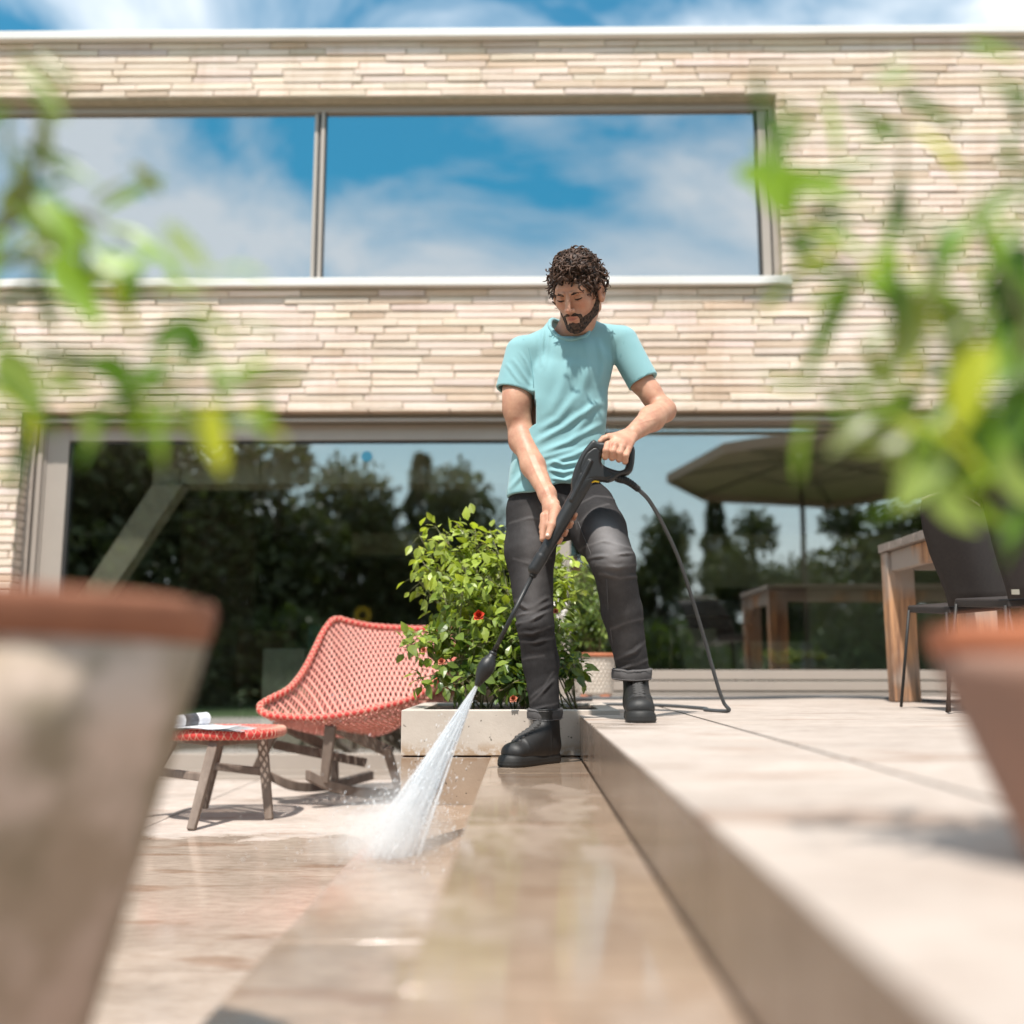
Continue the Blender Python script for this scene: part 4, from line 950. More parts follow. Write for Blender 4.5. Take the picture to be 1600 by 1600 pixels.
# --- shoes
def shoe(origin, heel, toe, zg, name):
    """high-top sneaker along heel->toe on the level zg"""
    hx = Vector((heel[0], heel[1], zg)); tx = Vector((toe[0], toe[1], zg)); X = (tx-hx); Ln = X.length; X.normalize(); Z = Vector((0, 0, 1)); Y = Z.cross(X)
    Rm = np.array([list(X), list(Y), list(Z)], dtype=np.float32).T; o = v3(hx)
    def T(x, y, z): return hx+X*x+Y*y+Z*z
    k = Ln/.30
    def up(P):
        q = (P-o) @ Rm; q = q/k
        d = ecap(q, (.055, 0, .052), (.235, 0, .044), .040, .046, .048, .034, (0, 1, 0))
        d = smin(d, ecap(q, (.05, 0, .06), (.062, 0, .180), .040, .045, .050, .045, (0, 1, 0)), .022)
        d = smin(d, ecap(q, (.10, 0, .075), (.17, 0, .060), .036, .038, .040, .032, (0, 1, 0)), .02)
        d = smin(d, ecap(q, (.080, 0, .108), (.185, 0, .066), .036, .038, .034, .030, (0, 1, 0)), .02)
        d = d-.0012*np.exp(-((q[:, 0]-.205)/.004)**2)*(q[:, 2] > .05)-.0018*np.exp(-((q[:, 0]-.085)/.004)**2)
        d = smax(d, .012-q[:, 2], .004); d = smax(d, q[:, 2]-.182, .004)
        return d*k
    def so(P):
        q = (P-o) @ Rm; q = q/k; z = q[:, 2]
        a = q[:, 0]; hw_ = .0415+.0075*np.clip((a-.09)/.12, 0, 1)-.004*np.exp(-((a-.12)/.04)**2)
        u = np.clip(a, .048, .243); dx = np.sqrt((a-u)**2*(hw_/.046)**2+q[:, 1]**2)-hw_+.010*np.clip((z-.012)/.03, 0, 1)**2
        zt = .036+.004*np.exp(-((a-.29)/.03)**2)
        rib = .0008*np.sin(z*1400)*(z < .02)
        d = smax(dx+rib, smax(-z, z-zt, .008), .008); return d*k
    sh = None
    lo, hi = bb([T(-.02, -.07, 0), T(-.02, .07, .17), T(Ln+.02, .07, 0), T(Ln+.02, -.07, .1)], .01)
    v, f = nets(up, lo, hi, .003); sh = np_mesh(name, v, f, M['shoe'], man); v, f = nets(so, lo, hi, .003); np_mesh('sole', v, f, M['rubber'], sh)
    mb = MB()
    def top(x, y):
        p = T(x*k, y*k, .22*k)
        for _ in range(40):
            s = float(up(v3(p)[None])[0])
            if s < .0005: break
            p = p-Vector((0, 0, s*.8))
        return p+Vector((0, 0, .002))
    def fr_(x, y, z):
        p = T(x*k+.09, y*k, z*k+.06); dr = (T(x*k, y*k*.6, z*k)-p).normalized()
        for _ in range(40):
            s = float(up(v3(p)[None])[0])
            if s < .0005: break
            p = p+dr*s*.8
        return p
    rows_ = [(.190, .060), (.172, .070), (.158, .080), (.145, .090), (.132, .102), (.120, .115), (.112, .126), (.108, .134)]
    for i, (x, z) in enumerate(rows_):
        x2, z2 = rows_[min(i+1, 7)]
        for s in (-1, 1): mb.tube([fr_(x, s*.024, z), fr_((x+x2)/2, s*.006, (z+z2)/2), fr_(x2, -s*.020, z2)], .0042, 6)
        mb.tube([fr_(x, -.026, z), fr_(x, 0, z+.002), fr_(x, .026, z)], .0040, 6)
    mb.build('laces', M['lace'], sh, True)
    return sh
hl = W(870, 1183, 3.55); tl_ = W(792, 1194, 3.31)
shoe(None, (.112, 3.530), (-.072, 3.300), ZT, 'shoe')
shoe(None, (W(992, 1100, 3.44).x, 3.440), (W(1003, 1120, 3.16).x, 3.150), ZU, 'shoe')

# ------------------------------------------------------------------ the spray gun
M['plastic'] = mat('black_plastic', (0.012, 0.012, 0.0125), (0.018, 0.0175, 0.0175), rough=0.42, scale=30, bmp=0.1, bscale=600, rvar=0.15)
M['plastic_dk'] = mat('matt_black_plastic', (0.012, 0.012, 0.012), rough=0.6)
M['yellow'] = mat('yellow_plastic', (0.75, 0.48, 0.02), rough=0.4)
M['hose'] = mat('hose_rubber', (0.055, 0.062, 0.068), (0.075, 0.08, 0.085), rough=0.5, scale=40)
def bez(pts, n=8):
    """smooth polyline through points (Catmull-Rom)"""
    P_ = [Vector(p) for p in pts]; P_ = [P_[0]*2-P_[1]]+P_+[P_[-1]*2-P_[-2]]; out = []
    for i in range(1, len(P_)-2):
        a, b_, c, d_ = P_[i-1:i+3]
        for k in range(n):
            t_ = k/n; out.append(0.5*((2*b_)+(c-a)*t_+(2*a-5*b_+4*c-d_)*t_*t_+(3*b_-a-3*c+d_)*t_**3))
    out.append(P_[-2]); return out
gun = thing('spray_gun', 'black pressure washer spray gun with long lance held by the man', 'spray gun', tuple(W(905, 760, 3.22)))
DG = 3.22
g2w = lambda x, y, dd=0.0: W(x, y, DG+dd)
GX = 1600/DG
def poly_sdf(P2, poly):
    """2-D polygon distance (inside negative)"""
    n = len(poly); d = None; ins = np.zeros(len(P2), bool)
    for i in range(n):
        a = np.array(poly[i], dtype=np.float32); b_ = np.array(poly[(i+1) % n], dtype=np.float32); e = b_-a; w_ = P2-a
        h_ = np.clip((w_ @ e)/float(e @ e), 0, 1); q = np.sum((w_-h_[:, None]*e)**2, 1); d = q if d is None else np.minimum(d, q)
        c = (a[1] > P2[:, 1]) != (b_[1] > P2[:, 1])
        with np.errstate(divide='ignore', invalid='ignore'): xi = a[0]+(P2[:, 1]-a[1])*(b_[0]-a[0])/(b_[1]-a[1])
        ins ^= c & (P2[:, 0] < xi)
    d = np.sqrt(d); return np.where(ins, -d, d)
def w2(poly): return [(W(x, y, DG).x, W(x, y, DG).z) for x, y in poly]
def rnd(poly, k=2):
    for _ in range(k):
        o = []
        for i in range(len(poly)):
            a, b_ = poly[i], poly[(i+1) % len(poly)]; o += [(a[0]*.8+b_[0]*.2, a[1]*.8+b_[1]*.2), (a[0]*.2+b_[0]*.8, a[1]*.2+b_[1]*.8)]
        poly = o
    return poly
outer = rnd(w2([(926, 687), (934, 692), (948, 693), (972, 696), (986, 696), (992, 701), (991, 722), (988, 737), (981, 743), (969, 744), (960, 751), (950, 754), (938, 752), (926, 752), (920, 762), (910, 775), (893, 772), (892, 752), (898, 730), (910, 706)]), 1)
hole = rnd(w2([(940, 705), (978, 707), (979, 722), (976, 734), (966, 737), (950, 732), (939, 726)]), 2)
plate_ = rnd(w2([(930, 700), (938, 710), (938, 730), (950, 738), (958, 744), (950, 750), (926, 748), (912, 752), (906, 735), (914, 712)]), 1)
ba, bb_ = W(914, 752, DG), W(849, 866, DG-.01)
def gun_sdf(P):
    P2 = P[:, [0, 2]]; o = poly_sdf(P2, outer); h_ = poly_sdf(P2, hole); f2 = smax(o, -h_, .004)
    yy = np.abs(P[:, 1]-DG)
    inner = np.clip(-f2/.012, 0, 1); th = .012+.011*np.sqrt(np.clip(1-(1-inner)**2, 0, 1))
    d = smax(f2, yy-th, .004)
    fr2 = poly_sdf(P2, plate_); d = d+.0022*np.clip(1-np.abs(fr2)/.0025, 0, 1)
    bd = cap(P, ba, bb_, .0245, .0200); rim_ = ecap(P, W(922, 722, DG-.021), W(893, 781, DG-.021), .0085, .0085, .010, .010, (1, 0, 0))
    d = smin(d, bd, .006); d = smin(d, rim_, .002)
    d = smin(d, cap(P, W(846, 871, DG-.01), W(835, 889, DG-.012), .0215, .0205), .002)
    return d
lo, hi = bb([W(832, 895, DG), W(995, 685, DG)], .04); v, f = nets(gun_sdf, lo, hi, .0020); np_mesh('gun_body', v, f, M['plastic'], gun)
mb = MB(); A, B = W(841, 881, DG-.01), W(831, 902, DG-.012); n = 9
for i in range(n):
    t_ = i/n; p = A.lerp(B, t_); q = A.lerp(B, t_+.06); r_ = .0175-.006*t_; mb.tube([p, q], r_, 14)
mb.tube([A, B], [.0145, .0095], 14); mb.build('ribbed_collar', M['plastic_dk'], gun, True)
L0, L1 = W(832, 899, DG-.012), W(769, 1024, DG-.03)
mb = MB(); mb.tube([L0, L1], .0075, 14); mb.build('lance', M['plastic'], gun, True)
mb = MB(); ax = (L1-L0).normalized(); mb.lathe(L1-ax*.012, [(.008, 0), (.0125, .002), (.0125, .008), (.0105, .010), (.013, .012), (.013, .018), (.017, .022), (.0235, .034), (.0265, .050), (.0255, .066), (.0205, .084), (.0140, .098), (.0125, .104), (.010, .112), (.0085, .116), (.006, .116)], 24, ax=ax)
mb.build('nozzle', M['plastic'], gun, True)
NOZ = L1+ax*.103
mb = MB(); mb.tube(bez([g2w(941, 708), g2w(939, 713, -.004), g2w(938, 719)], 4), [.004]*9, 8); mb.build('trigger', M['yellow'], gun, True)
mb = MB(); mb.tube(bez([g2w(979, 711, -.003), g2w(980.5, 716, -.004), g2w(979, 721, -.002)], 4), [.0075]*9, 8); mb.build('safety_catch', M['yellow'], gun, True)
mb = MB(); mb.tube(bez([g2w(924, 753.5, -.012), g2w(930, 752, -.014), g2w(936, 753, -.012)], 4), [.003]*9, 8); mb.build('adjuster', M['yellow'], gun, True)
# hose
Hs = [W(960, 745, 3.22), W(968, 748, 3.22), W(978, 751, 3.23), W(988, 757, 3.24), W(998, 765, 3.26)]
mb = MB(); hp = bez(Hs, 6); mb.tube(hp, [.012-.004*i/len(hp) for i in range(len(hp))], 12)
for i in range(3, len(hp)-1, 2):
    a = hp[i]; dr = (hp[i+1]-hp[i]).normalized(); mb.tube([a-dr*.0018, a+dr*.0018], .0145-.004*i/len(hp), 12)
mb.build('hose_sleeve', M['plastic_dk'], gun, True)
def ug(px, py): # point on the upper terrace
    d_ = .163*1600/(py-1045); return Vector((W(px, py, d_).x, d_, ZU))
hose = MB(); rz = Vector((0, 0, .0068))
def hg(px, py): return ug(px, py)+rz
c1 = hg(1138, 1112)
hpts = [W(998, 765, 3.26), W(1015, 783, 3.32), W(1036, 820, 3.44), W(1060, 872, 3.56), W(1083, 940, 3.68), W(1104, 1010, 3.78), W(1121, 1070, 3.84), W(1131, 1098, 3.87), c1+Vector((0, 0, .002)), c1+Vector((-.06, .14, 0)), hg(1100, 1107.5), hg(1040, 1103), hg(985, 1101.5), hg(930, 1101), hg(895, 1103), hg(872, 1110)]
hose.tube(bez(hpts, 10), .0070, 10)
hs_ = hose.build('hose', M['hose'], None, True); tag(hs_, 'grey hose drooping from the spray gun and trailing on the terrace', 'hose')
mb = MB(); mb.tube(bez([hg(876, 1098), hg(890, 1092.5), hg(930, 1091.5), hg(1010, 1092), hg(1100, 1092), hg(1200, 1091), hg(1290, 1089.5), hg(1400, 1092), hg(1470, 1096), hg(1530, 1094)], 8), .0085, 10)
tag(mb.build('cable', M['hose'], None, True), 'dark cable lying along the foot of the fixed window', 'cable')
mb = MB(); mb.tube(bez([hg(878, 1104), hg(886, 1098), hg(905, 1095), hg(925, 1094.5)], 8), .006, 8)
tag(mb.build('cable', M['plastic_dk'], None, True), 'short black cable curving at the planter end behind the man', 'cable')

# ------------------------------------------------------------------ water jet
m, t, b = new_mat('water_spray'); M['spray'] = m; t.nodes.remove(b)
df = t.nodes.new('ShaderNodeBsdfDiffuse'); df.inputs['Color'].default_value = (0.93, 0.95, 0.97, 1)
trl = t.nodes.new('ShaderNodeBsdfTranslucent'); trl.inputs['Color'].default_value = (0.95, 0.97, 1, 1)
gl = t.nodes.new('ShaderNodeBsdfGlossy'); gl.inputs['Roughness'].default_value = 0.25
a1 = t.nodes.new('ShaderNodeMixShader'); a1.inputs[0].default_value = 0.5; t.links.new(df.outputs[0], a1.inputs[1]); t.links.new(trl.outputs[0], a1.inputs[2])
a2 = t.nodes.new('ShaderNodeMixShader'); a2.inputs[0].default_value = 0.12; t.links.new(a1.outputs[0], a2.inputs[1]); t.links.new(gl.outputs[0], a2.inputs[2])
tp = t.nodes.new('ShaderNodeBsdfTransparent'); a3 = t.nodes.new('ShaderNodeMixShader')
at_ = t.nodes.new('ShaderNodeAttribute'); at_.attribute_name = 'tint'; sc_ = t.nodes.new('ShaderNodeSeparateColor'); t.links.new(at_.outputs['Color'], sc_.inputs[0])
t.links.new(sc_.outputs[0], a3.inputs[0]); t.links.new(tp.outputs[0], a3.inputs[1]); t.links.new(a2.outputs[0], a3.inputs[2]); t.links.new(a3.outputs[0], t.nodes['Material Output'].inputs[0])
HIT = Vector((-.350, 2.70, ZF2)); rw_ = random.Random(9)
jet = thing('water_jet', 'white fan of high pressure water spraying from the lance nozzle to the floor', 'water spray', tuple(HIT))
mb = MB(); AX = HIT-NOZ; Lj = AX.length; AXn = AX.normalized(); SD = AXn.cross(Vector((0, 1, 0))).normalized(); SD2 = AXn.cross(SD)
for k in range(900):
    u = rw_.gauss(0, .42); u = max(-1, min(1, u)); w_ = rw_.gauss(0, .5); s0 = rw_.uniform(0, .75)**1.2; s1 = min(1.03, s0+rw_.uniform(.10, .5)); pts = []; cols = []
    n_ = 7
    for i in range(n_):
        s = s0+(s1-s0)*i/(n_-1); wd = .004+.070*s**1.1; p = NOZ+AX*s+SD*u*wd+SD2*w_*wd*.35+Vector((0, 0, -.02*s*s*(abs(u))))
        pts.append(p+SD*rw_.uniform(-1, 1)*.0016*s)
    r0 = .0008+.0020*rw_.random(); rr = [r0*(.3+.9*math.sin(PI*(i+.4)/n_))*(1+1.2*(s0+(s1-s0)*i/n_)) for i in range(n_)]
    al = rw_.uniform(.08, .34)*(1-.35*s0); mb.tube(pts, rr, 5, (al,)*3, cap=False)
mb.build('streaks', M['spray'], jet, True)
mb = MB()
for k in range(800):
    s = rw_.random()**.45; u = rw_.gauss(0, .8); wd = .004+.10*s; p = NOZ+AX*s+SD*u*wd+SD2*rw_.gauss(0, .6)*wd*.6; r = rw_.uniform(.0006, .0019)
    if s > .85: p += Vector((rw_.gauss(0, .07), rw_.gauss(0, .10), abs(rw_.gauss(0, .06))))
    a, b_ = p-AXn*r*rw_.uniform(1, 4), p+AXn*r*rw_.uniform(1, 4); mb.tube([a, p, b_], [r*.3, r, r*.3], 4, (rw_.uniform(.3, .8),)*3, cap=False)
for k in range(550):     # splash off the floor
    al = rw_.uniform(0, 2*PI); q = abs(rw_.gauss(0, .22)); p = HIT+Vector((math.cos(al)*q, math.sin(al)*q*1.3, .004+abs(rw_.gauss(0, .09))*math.exp(-q*2))); r = rw_.uniform(.0006, .0022)
    mb.tube([p-Vector((0, 0, r)), p, p+Vector((0, 0, r))], [r*.5, r, r*.5], 4, (rw_.uniform(.3, .8),)*3, cap=False)
mb.build('droplets', M['spray'], jet, True)
def vol_mat(name, dens):
    m = bpy.data.materials.new(name); m.use_nodes = True; t = m.node_tree; t.nodes.clear(); o = t.nodes.new('ShaderNodeOutputMaterial'); pv = t.nodes.new('ShaderNodeVolumePrincipled')
    pv.inputs['Color'].default_value = (1, 1, 1, 1); pv.inputs['Density'].default_value = dens; pv.inputs['Anisotropy'].default_value = 0.2; t.links.new(pv.outputs[0], o.inputs['Volume']); return m
mb = MB(); pts = [NOZ+AX*s for s in [i/10 for i in range(11)]]; mb.tube(pts, [.006+.048*(i/10)**1.1 for i in range(11)], 20); mist = mb.build('jet_mist', vol_mat('mist_dense', 9.0), jet, True)
for k, (kx, kz, dn) in enumerate(((.85, .62, 1.0), (.62, .55, 1.6), (.42, .45, 2.6), (.26, .38, 4.0))):
    def vball(P, kx=kx, kz=kz, k=k):
        d = ell(P, HIT+Vector((-.01, .03, .03)), (.22*kx, .30*kx, .20*kz)); d = smin(d, ell(P, HIT+Vector((.035, .05, .13*kz)), (.10*kx, .12*kx, .22*kz)), .08); d = d-.022*nsin(P, 16, 3+k); return smax(d, ZF2+.004+.001*k-P[:, 2], .01)
    v, f = nets(vball, [HIT.x-.34, HIT.y-.45, ZF2-.02], [HIT.x+.34, HIT.y+.5, ZF2+.46], .016); np_mesh('splash_mist', v, f, vol_mat('mist_soft', dn), jet)

# ------------------------------------------------------------------ rose shrub in the planter
def shrub(root, stems, nleaf, L0_, L1_, tintf, lmat, seed, spread=.05, segs=4, droop=.3, stemr=.0035, name='foliage'):
    r = random.Random(seed); sb = MB(); lb = MB()
    paths = []
    for a, m_, c, wgt in stems:
        q = bez([a, m_, c], 8); sb.tube(q, [stemr*(1-.6*i/len(q)) for i in range(len(q))], 6); paths.append((q, wgt))
    tot = sum(w_ for _, w_ in paths)
    for q, w_ in paths:
        for k in range(int(nleaf*w_/tot)):
            t_ = r.uniform(.22, 1.0)**.8; i = min(int(t_*(len(q)-1)), len(q)-2); p = q[i].lerp(q[i+1], r.random()); o = rv(r)*spread*r.uniform(.2, 1); p2 = p+o
            if r.random() < .3: sb.tube([p, p+o*.6+Vector((0, 0, .004)), p2], [.0012, .001, .0007], 4)
            dv = (o.normalized()+Vector((0, 0, -droop))+rv(r)*.4).normalized(); nn = (Vector((0, -.35, 1))+rv(r)*.7).normalized()
            ln = r.uniform(L0_, L1_)
            leaf_geo(lb, p2, dv, nn, ln, ln*r.uniform(.5, .68), tintf(r, t_, p2), curl=r.uniform(.05, .35), segs=segs)
    sb.build('stems', M['stem'], root, True); o_ = lb.build(name, lmat, root); return o_
rs = thing('rose_shrub', 'bushy green rose shrub growing in the concrete planter behind the lance', 'shrub', (-.05, 4.1, ZU))
r_ = random.Random(21); stems = []
# crown outline in the photo: (px, py) of stem tips, with depth
tips = [(655, 835, 4.1), (680, 822, 4.15), (712, 816, 4.1), (742, 818, 4.2), (765, 828, 4.1), (790, 842, 4.2), (815, 850, 4.3), (845, 860, 4.3), (872, 850, 4.2), (892, 865, 4.2), (905, 895, 4.1), (898, 925, 4.1), (655, 870, 4.0), (648, 900, 4.1), (668, 930, 4.0), (690, 960, 4.0),
        (640, 1000, 3.82), (630, 1012, 3.75), (655, 985, 3.9), (700, 900, 3.95), (730, 880, 3.9), (760, 900, 3.9), (720, 930, 3.88), (750, 960, 3.85), (700, 985, 3.85), (670, 1040, 3.8), (650, 1060, 3.76), (690, 1075, 3.74), (735, 1010, 3.82), (760, 1050, 3.8), (800, 1000, 3.85), (790, 950, 3.9), (812, 900, 4.1),
        (720, 1060, 3.78), (780, 1080, 3.78), (810, 1060, 3.9), (870, 1000, 4.0), (890, 1040, 3.9), (885, 1010, 3.95), (880, 970, 4.0), (770, 860, 4.0), (740, 850, 4.1), (685, 860, 4.1), (700, 845, 4.2), (860, 920, 4.0), (880, 900, 4.1), (905, 1055, 3.85), (830, 950, 4.1), (850, 1050, 3.95)]
for i, (px, py, d_) in enumerate(tips):
    tip = W(px, py, d_+.1); b_ = Vector((r_.uniform(-.28, .22), r_.uniform(3.95, 4.35), ZU)); md_ = b_.lerp(tip, .55)+Vector((0, 0, .06+.06*r_.random())); stems.append((b_, md_, tip, 1.0))
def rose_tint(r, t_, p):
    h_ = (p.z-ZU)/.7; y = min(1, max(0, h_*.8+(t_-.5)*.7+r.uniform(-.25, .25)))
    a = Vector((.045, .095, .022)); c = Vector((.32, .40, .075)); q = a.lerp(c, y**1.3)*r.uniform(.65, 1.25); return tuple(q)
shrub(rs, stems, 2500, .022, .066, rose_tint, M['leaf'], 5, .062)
M['petal'] = mat('rose_petal', (0.75, 0.10, 0.04), (0.60, 0.06, 0.03), rough=0.6, scale=60)
M['petal2'] = mat('faded_petal', (0.72, 0.30, 0.20), (0.6, 0.22, 0.12), rough=0.7, scale=60)
for (px, py, d_, r0, mt) in ((748, 962, 3.80, .026, 'petal'), (802, 1092, 3.72, .018, 'petal2'), (690, 1034, 3.72, .018, 'petal2'), (662, 1016, 3.66, .014, 'petal2'), (868, 955, 3.85, .014, 'petal2')):
    mb = MB(); c = W(px, py, d_)
    for k in range(22):
        a = k*2.4; q = k/22; dv = Vector((math.cos(a)*(.3+q), -.7+.4*q, math.sin(a)*(.3+q))).normalized(); leaf_geo(mb, c, dv, Vector((0, -1, .3)), r0*(.5+.6*q), r0*.9, (1, 1, 1), curl=-.5, segs=4)
    mb.build('rose_flower', M[mt], rs)

# ------------------------------------------------------------------ potted box bush near the window
pt = thing('plant_pot', 'white lattice patterned pot with terracotta rim under the box bush', 'plant pot', (.25, 5.7, ZU))
pc = Vector((XX(931, 1060, 5.75), 5.75, ZU)); R0 = 30*5.75/1600; zt2 = ZZ(1021, 5.75)-ZU
M['potwhite'] = mat('white_glaze', (0.60, 0.53, 0.46), (0.52, 0.45, 0.38), rough=0.7, scale=20, bmp=0.2); M['terra'] = mat('terracotta', (0.50, 0.17, 0.08), (0.42, 0.15, 0.08), rough=0.85, scale=10, bmp=0.3)
mb = MB(); mb.lathe(pc, [(R0*.80, .022), (R0*.84, .03), (R0*.98, zt2-.03), (R0, zt2-.02), (R0*.95, zt2-.018)], 32)
rows_n = 9; cols_n = 26
for i in range(rows_n):
    for k in range(cols_n):
        a = 2*PI*(k+.5*(i % 2))/cols_n; h_ = .03+(zt2-.06)*(i+.5)/rows_n; rr = R0*(.84+.14*(h_-.03)/(zt2-.06)); c = pc+Vector((math.cos(a)*rr, math.sin(a)*rr, h_)); nn = Vector((math.cos(a), math.sin(a), 0)); s = Vector((-math.sin(a), math.cos(a), 0)); hh = (zt2-.06)/rows_n*.92; ww = 2*PI*rr/cols_n*.45
        mb.add([c+s*ww, c+Vector((0, 0, hh)), c-s*ww, c-Vector((0, 0, hh)), c+nn*.006], [(0, 1, 4), (1, 2, 4), (2, 3, 4), (3, 0, 4)])
mb.build('pot_wall', M['potwhite'], pt)
mb = MB(); mb.lathe(pc, [(R0*.97, zt2-.02), (R0*1.08, zt2-.018), (R0*1.09, zt2), (R0*.95, zt2+.002), (R0*.9, zt2-.02)], 36); mb.build('rim', M['terra'], pt, True)
for k in range(4):
    a = k*PI/2+.6; mb = MB(); c = pc+Vector((math.cos(a)*R0*.7, math.sin(a)*R0*.7, 0)); mb.box(c-Vector((.025, .025, 0)), c+Vector((.025, .025, .0215))); mb.build('pot_foot', M['terra'], pt, bevel=.004)
bx = thing('box_bush', 'small leaved green bush in the lattice pot by the window', 'bush', (pc.x, pc.y, ZU+zt2))
stems = []
for i in range(46):
    a = r_.uniform(0, 2*PI); px = r_.uniform(868, 950); py = r_.uniform(872, 1012); tip = W(px, py, 5.75+math.sin(a)*.12); bs = pc+Vector((r_.uniform(-.04, .04), r_.uniform(-.04, .04), zt2-.02)); stems.append((bs, bs.lerp(tip, .5)+Vector((0, 0, .05)), tip, 1))
shrub(bx, stems, 2100, .018, .036, lambda r, t_, p: tuple(Vector((.075, .135, .03)).lerp(Vector((.26, .34, .09)), r.random()*t_)*r.uniform(.6, 1.15)), M['leaf'], 6, .045, segs=3)
mb = MB(); M['white_petal'] = mat('white_petal', (0.75, 0.70, 0.66), rough=.7)
for k in range(130):
    c = W(868+r_.gauss(0, 6), 965+r_.gauss(0, 22), 5.45+r_.uniform(-.05, .05)); mb.lathe(c, [(.004, -.002), (.013, 0), (.004, .003)], 5, ax=tuple(rv(r_)+Vector((0, -1.2, .3))))
o = mb.build('blossoms', M['white_petal'], bx)

# ------------------------------------------------------------------ woven rocking chair and stool
m, t, b = new_mat('woven_cord'); M['weave'] = m
uvn = t.nodes.new('ShaderNodeUVMap'); su = t.nodes.new('ShaderNodeSeparateXYZ'); t.links.new(uvn.outputs[0], su.inputs[0]); U_, V2 = su.outputs[0], su.outputs[1]
def tri(x):  # 0..1 triangle wave distance to nearest integer
    return math_n(t, 'MULTIPLY', math_n(t, 'PINGPONG', x, 0.5), 2.0)
da = tri(math_n(t, 'ADD', U_, V2)); db = tri(math_n(t, 'SUBTRACT', U_, V2)); dc = tri(math_n(t, 'ADD', V2, 0.25)) 
sa = math_n(t, 'LESS_THAN', da, 0.39); sb_ = math_n(t, 'LESS_THAN', db, 0.39); sc2 = math_n(t, 'LESS_THAN', tri(math_n(t, 'MULTIPLY', V2, 2.0)), 0.30)
alpha = math_n(t, 'MAXIMUM', math_n(t, 'MAXIMUM', sa, sb_), math_n(t, 'MULTIPLY', sc2, 0.0))
edge = math_n(t, 'MINIMUM', math_n(t, 'ABSOLUTE', math_n(t, 'SUBTRACT', da, 0.0)), math_n(t, 'ABSOLUTE', math_n(t, 'SUBTRACT', db, 0.0)))
cream = math_n(t, 'LESS_THAN', edge, 0.15)
rn = noise(t, 5, 3)
col = mixc(t, (0.48, 0.10, 0.09), (0.58, 0.16, 0.14), rn); col = mixc(t, col, (0.80, 0.46, 0.36), cream); t.links.new(col, b.inputs['Base Color']); b.inputs['Roughness'].default_value = 0.6; t.links.new(alpha, b.inputs['Alpha'])
hgt = math_n(t, 'SUBTRACT', 1.0, math_n(t, 'MINIMUM', da, db)); bump(t, b, hgt, 0.8, 0.004)
M['red_cord'] = mat('red_cord', (0.62, 0.055, 0.045), (0.52, 0.04, 0.035), rough=0.6, scale=40, tint=True, bmp=.3)
M['teak'] = mat('grey_teak', (0.25, 0.195, 0.16), (0.155, 0.115, 0.092), rough=0.8, scale=9, stretch=(3, 3, .5), bmp=0.4, bscale=50)
def wrap_tube(mb, pts, r, closed, pitch=.022, cr=.0014):
    """rim bound with red cord and cream zigzag"""
    mb.tube(pts, r, 12, (1, 1, 1), closed=closed)
    P_ = [Vector(p) for p in pts]; 
    if closed: P_ = P_+[P_[0]]
    s = 0; ln = [0]
    for a, b_ in zip(P_[:-1], P_[1:]): s += (b_-a).length; ln.append(s)
    for ph in (0, PI):
        for sg in (1, -1):
            q = []; k = 0; N = int(s/pitch*8)
            for i in range(N):
                x = s*i/(N-1)
                while k < len(ln)-2 and ln[k+1] < x: k += 1
                t_ = (x-ln[k])/max(1e-6, ln[k+1]-ln[k]); p = P_[k].lerp(P_[k+1], t_); d_ = (P_[k+1]-P_[k]).normalized(); n_ = (Vector((0, 0, 1))-d_*d_.z).normalized(); b2 = d_.cross(n_)
                a = sg*2*PI*x/(pitch*2.2)+ph; q.append(p+(n_*math.cos(a)+b2*math.sin(a))*(r*1.04))
            mb.tube(q, cr, 4, (1.25, 9.0, 8.0))
ch = thing('rocking_chair', 'low red woven lounge rocking chair with grey wooden legs beside the planter', 'rocking chair', (-.75, 5.2, 0))
rim = [(519, 969, 5.55), (505, 988, 5.50), (492, 1015, 5.42), (474, 1049, 5.3), (452, 1076, 5.15), (424, 1091, 5.05), (408, 1101, 4.99), (407, 1110, 4.95), (420, 1117, 4.92), (460, 1121, 4.90), (500, 1121, 4.88), (553, 1114, 4.9), (596, 1105, 4.95), (649, 1089, 5.05), (682, 1064, 5.2), (705, 1036, 5.35), (718, 1008, 5.5), (714, 990, 5.58), (695, 983, 5.62), (640, 982, 5.64), (580, 978, 5.63), (545, 971, 5.60), (530, 967, 5.58)]
rp = [W(*p) for p in rim]; rc = bez(rp+[rp[0]], 6)[:-1]
mb = MB(); wrap_tube(mb, rc, .0155, True, .030, .0022); mb.build('rim', M['red_cord'], ch, True)
C0 = W(572, 1152, 5.22); NS = 14; vs = []; uv = []; N = len(rc)
per = [0]
for i in range(N): per.append(per[-1]+(rc[(i+1) % N]-rc[i]).length)
cell = .0345; nU = round(per[-1]/cell)
for j in range(NS+1):
    s = j/NS
    for i in range(N+1):
        p = rc[i % N]; hzn = 1-(1-s)**1.0; hv = 1-(1-s)**(1.7 if p.y < 5.2 else 1.25)
        q = Vector((p.x+(C0.x-p.x)*s**1.35, p.y+(C0.y-p.y)*(s**1.35 if p.y < 5.2 else s**1.1), p.z+(C0.z-p.z)*hv)); vs.append(q)
        # planar weave coordinates keep the diamonds even
        uv.append((per[i]/per[-1]*nU*1.0, s*11.0))
fs = [(j*(N+1)+i, j*(N+1)+i+1, (j+1)*(N+1)+i+1, (j+1)*(N+1)+i) for j in range(NS) for i in range(N)]
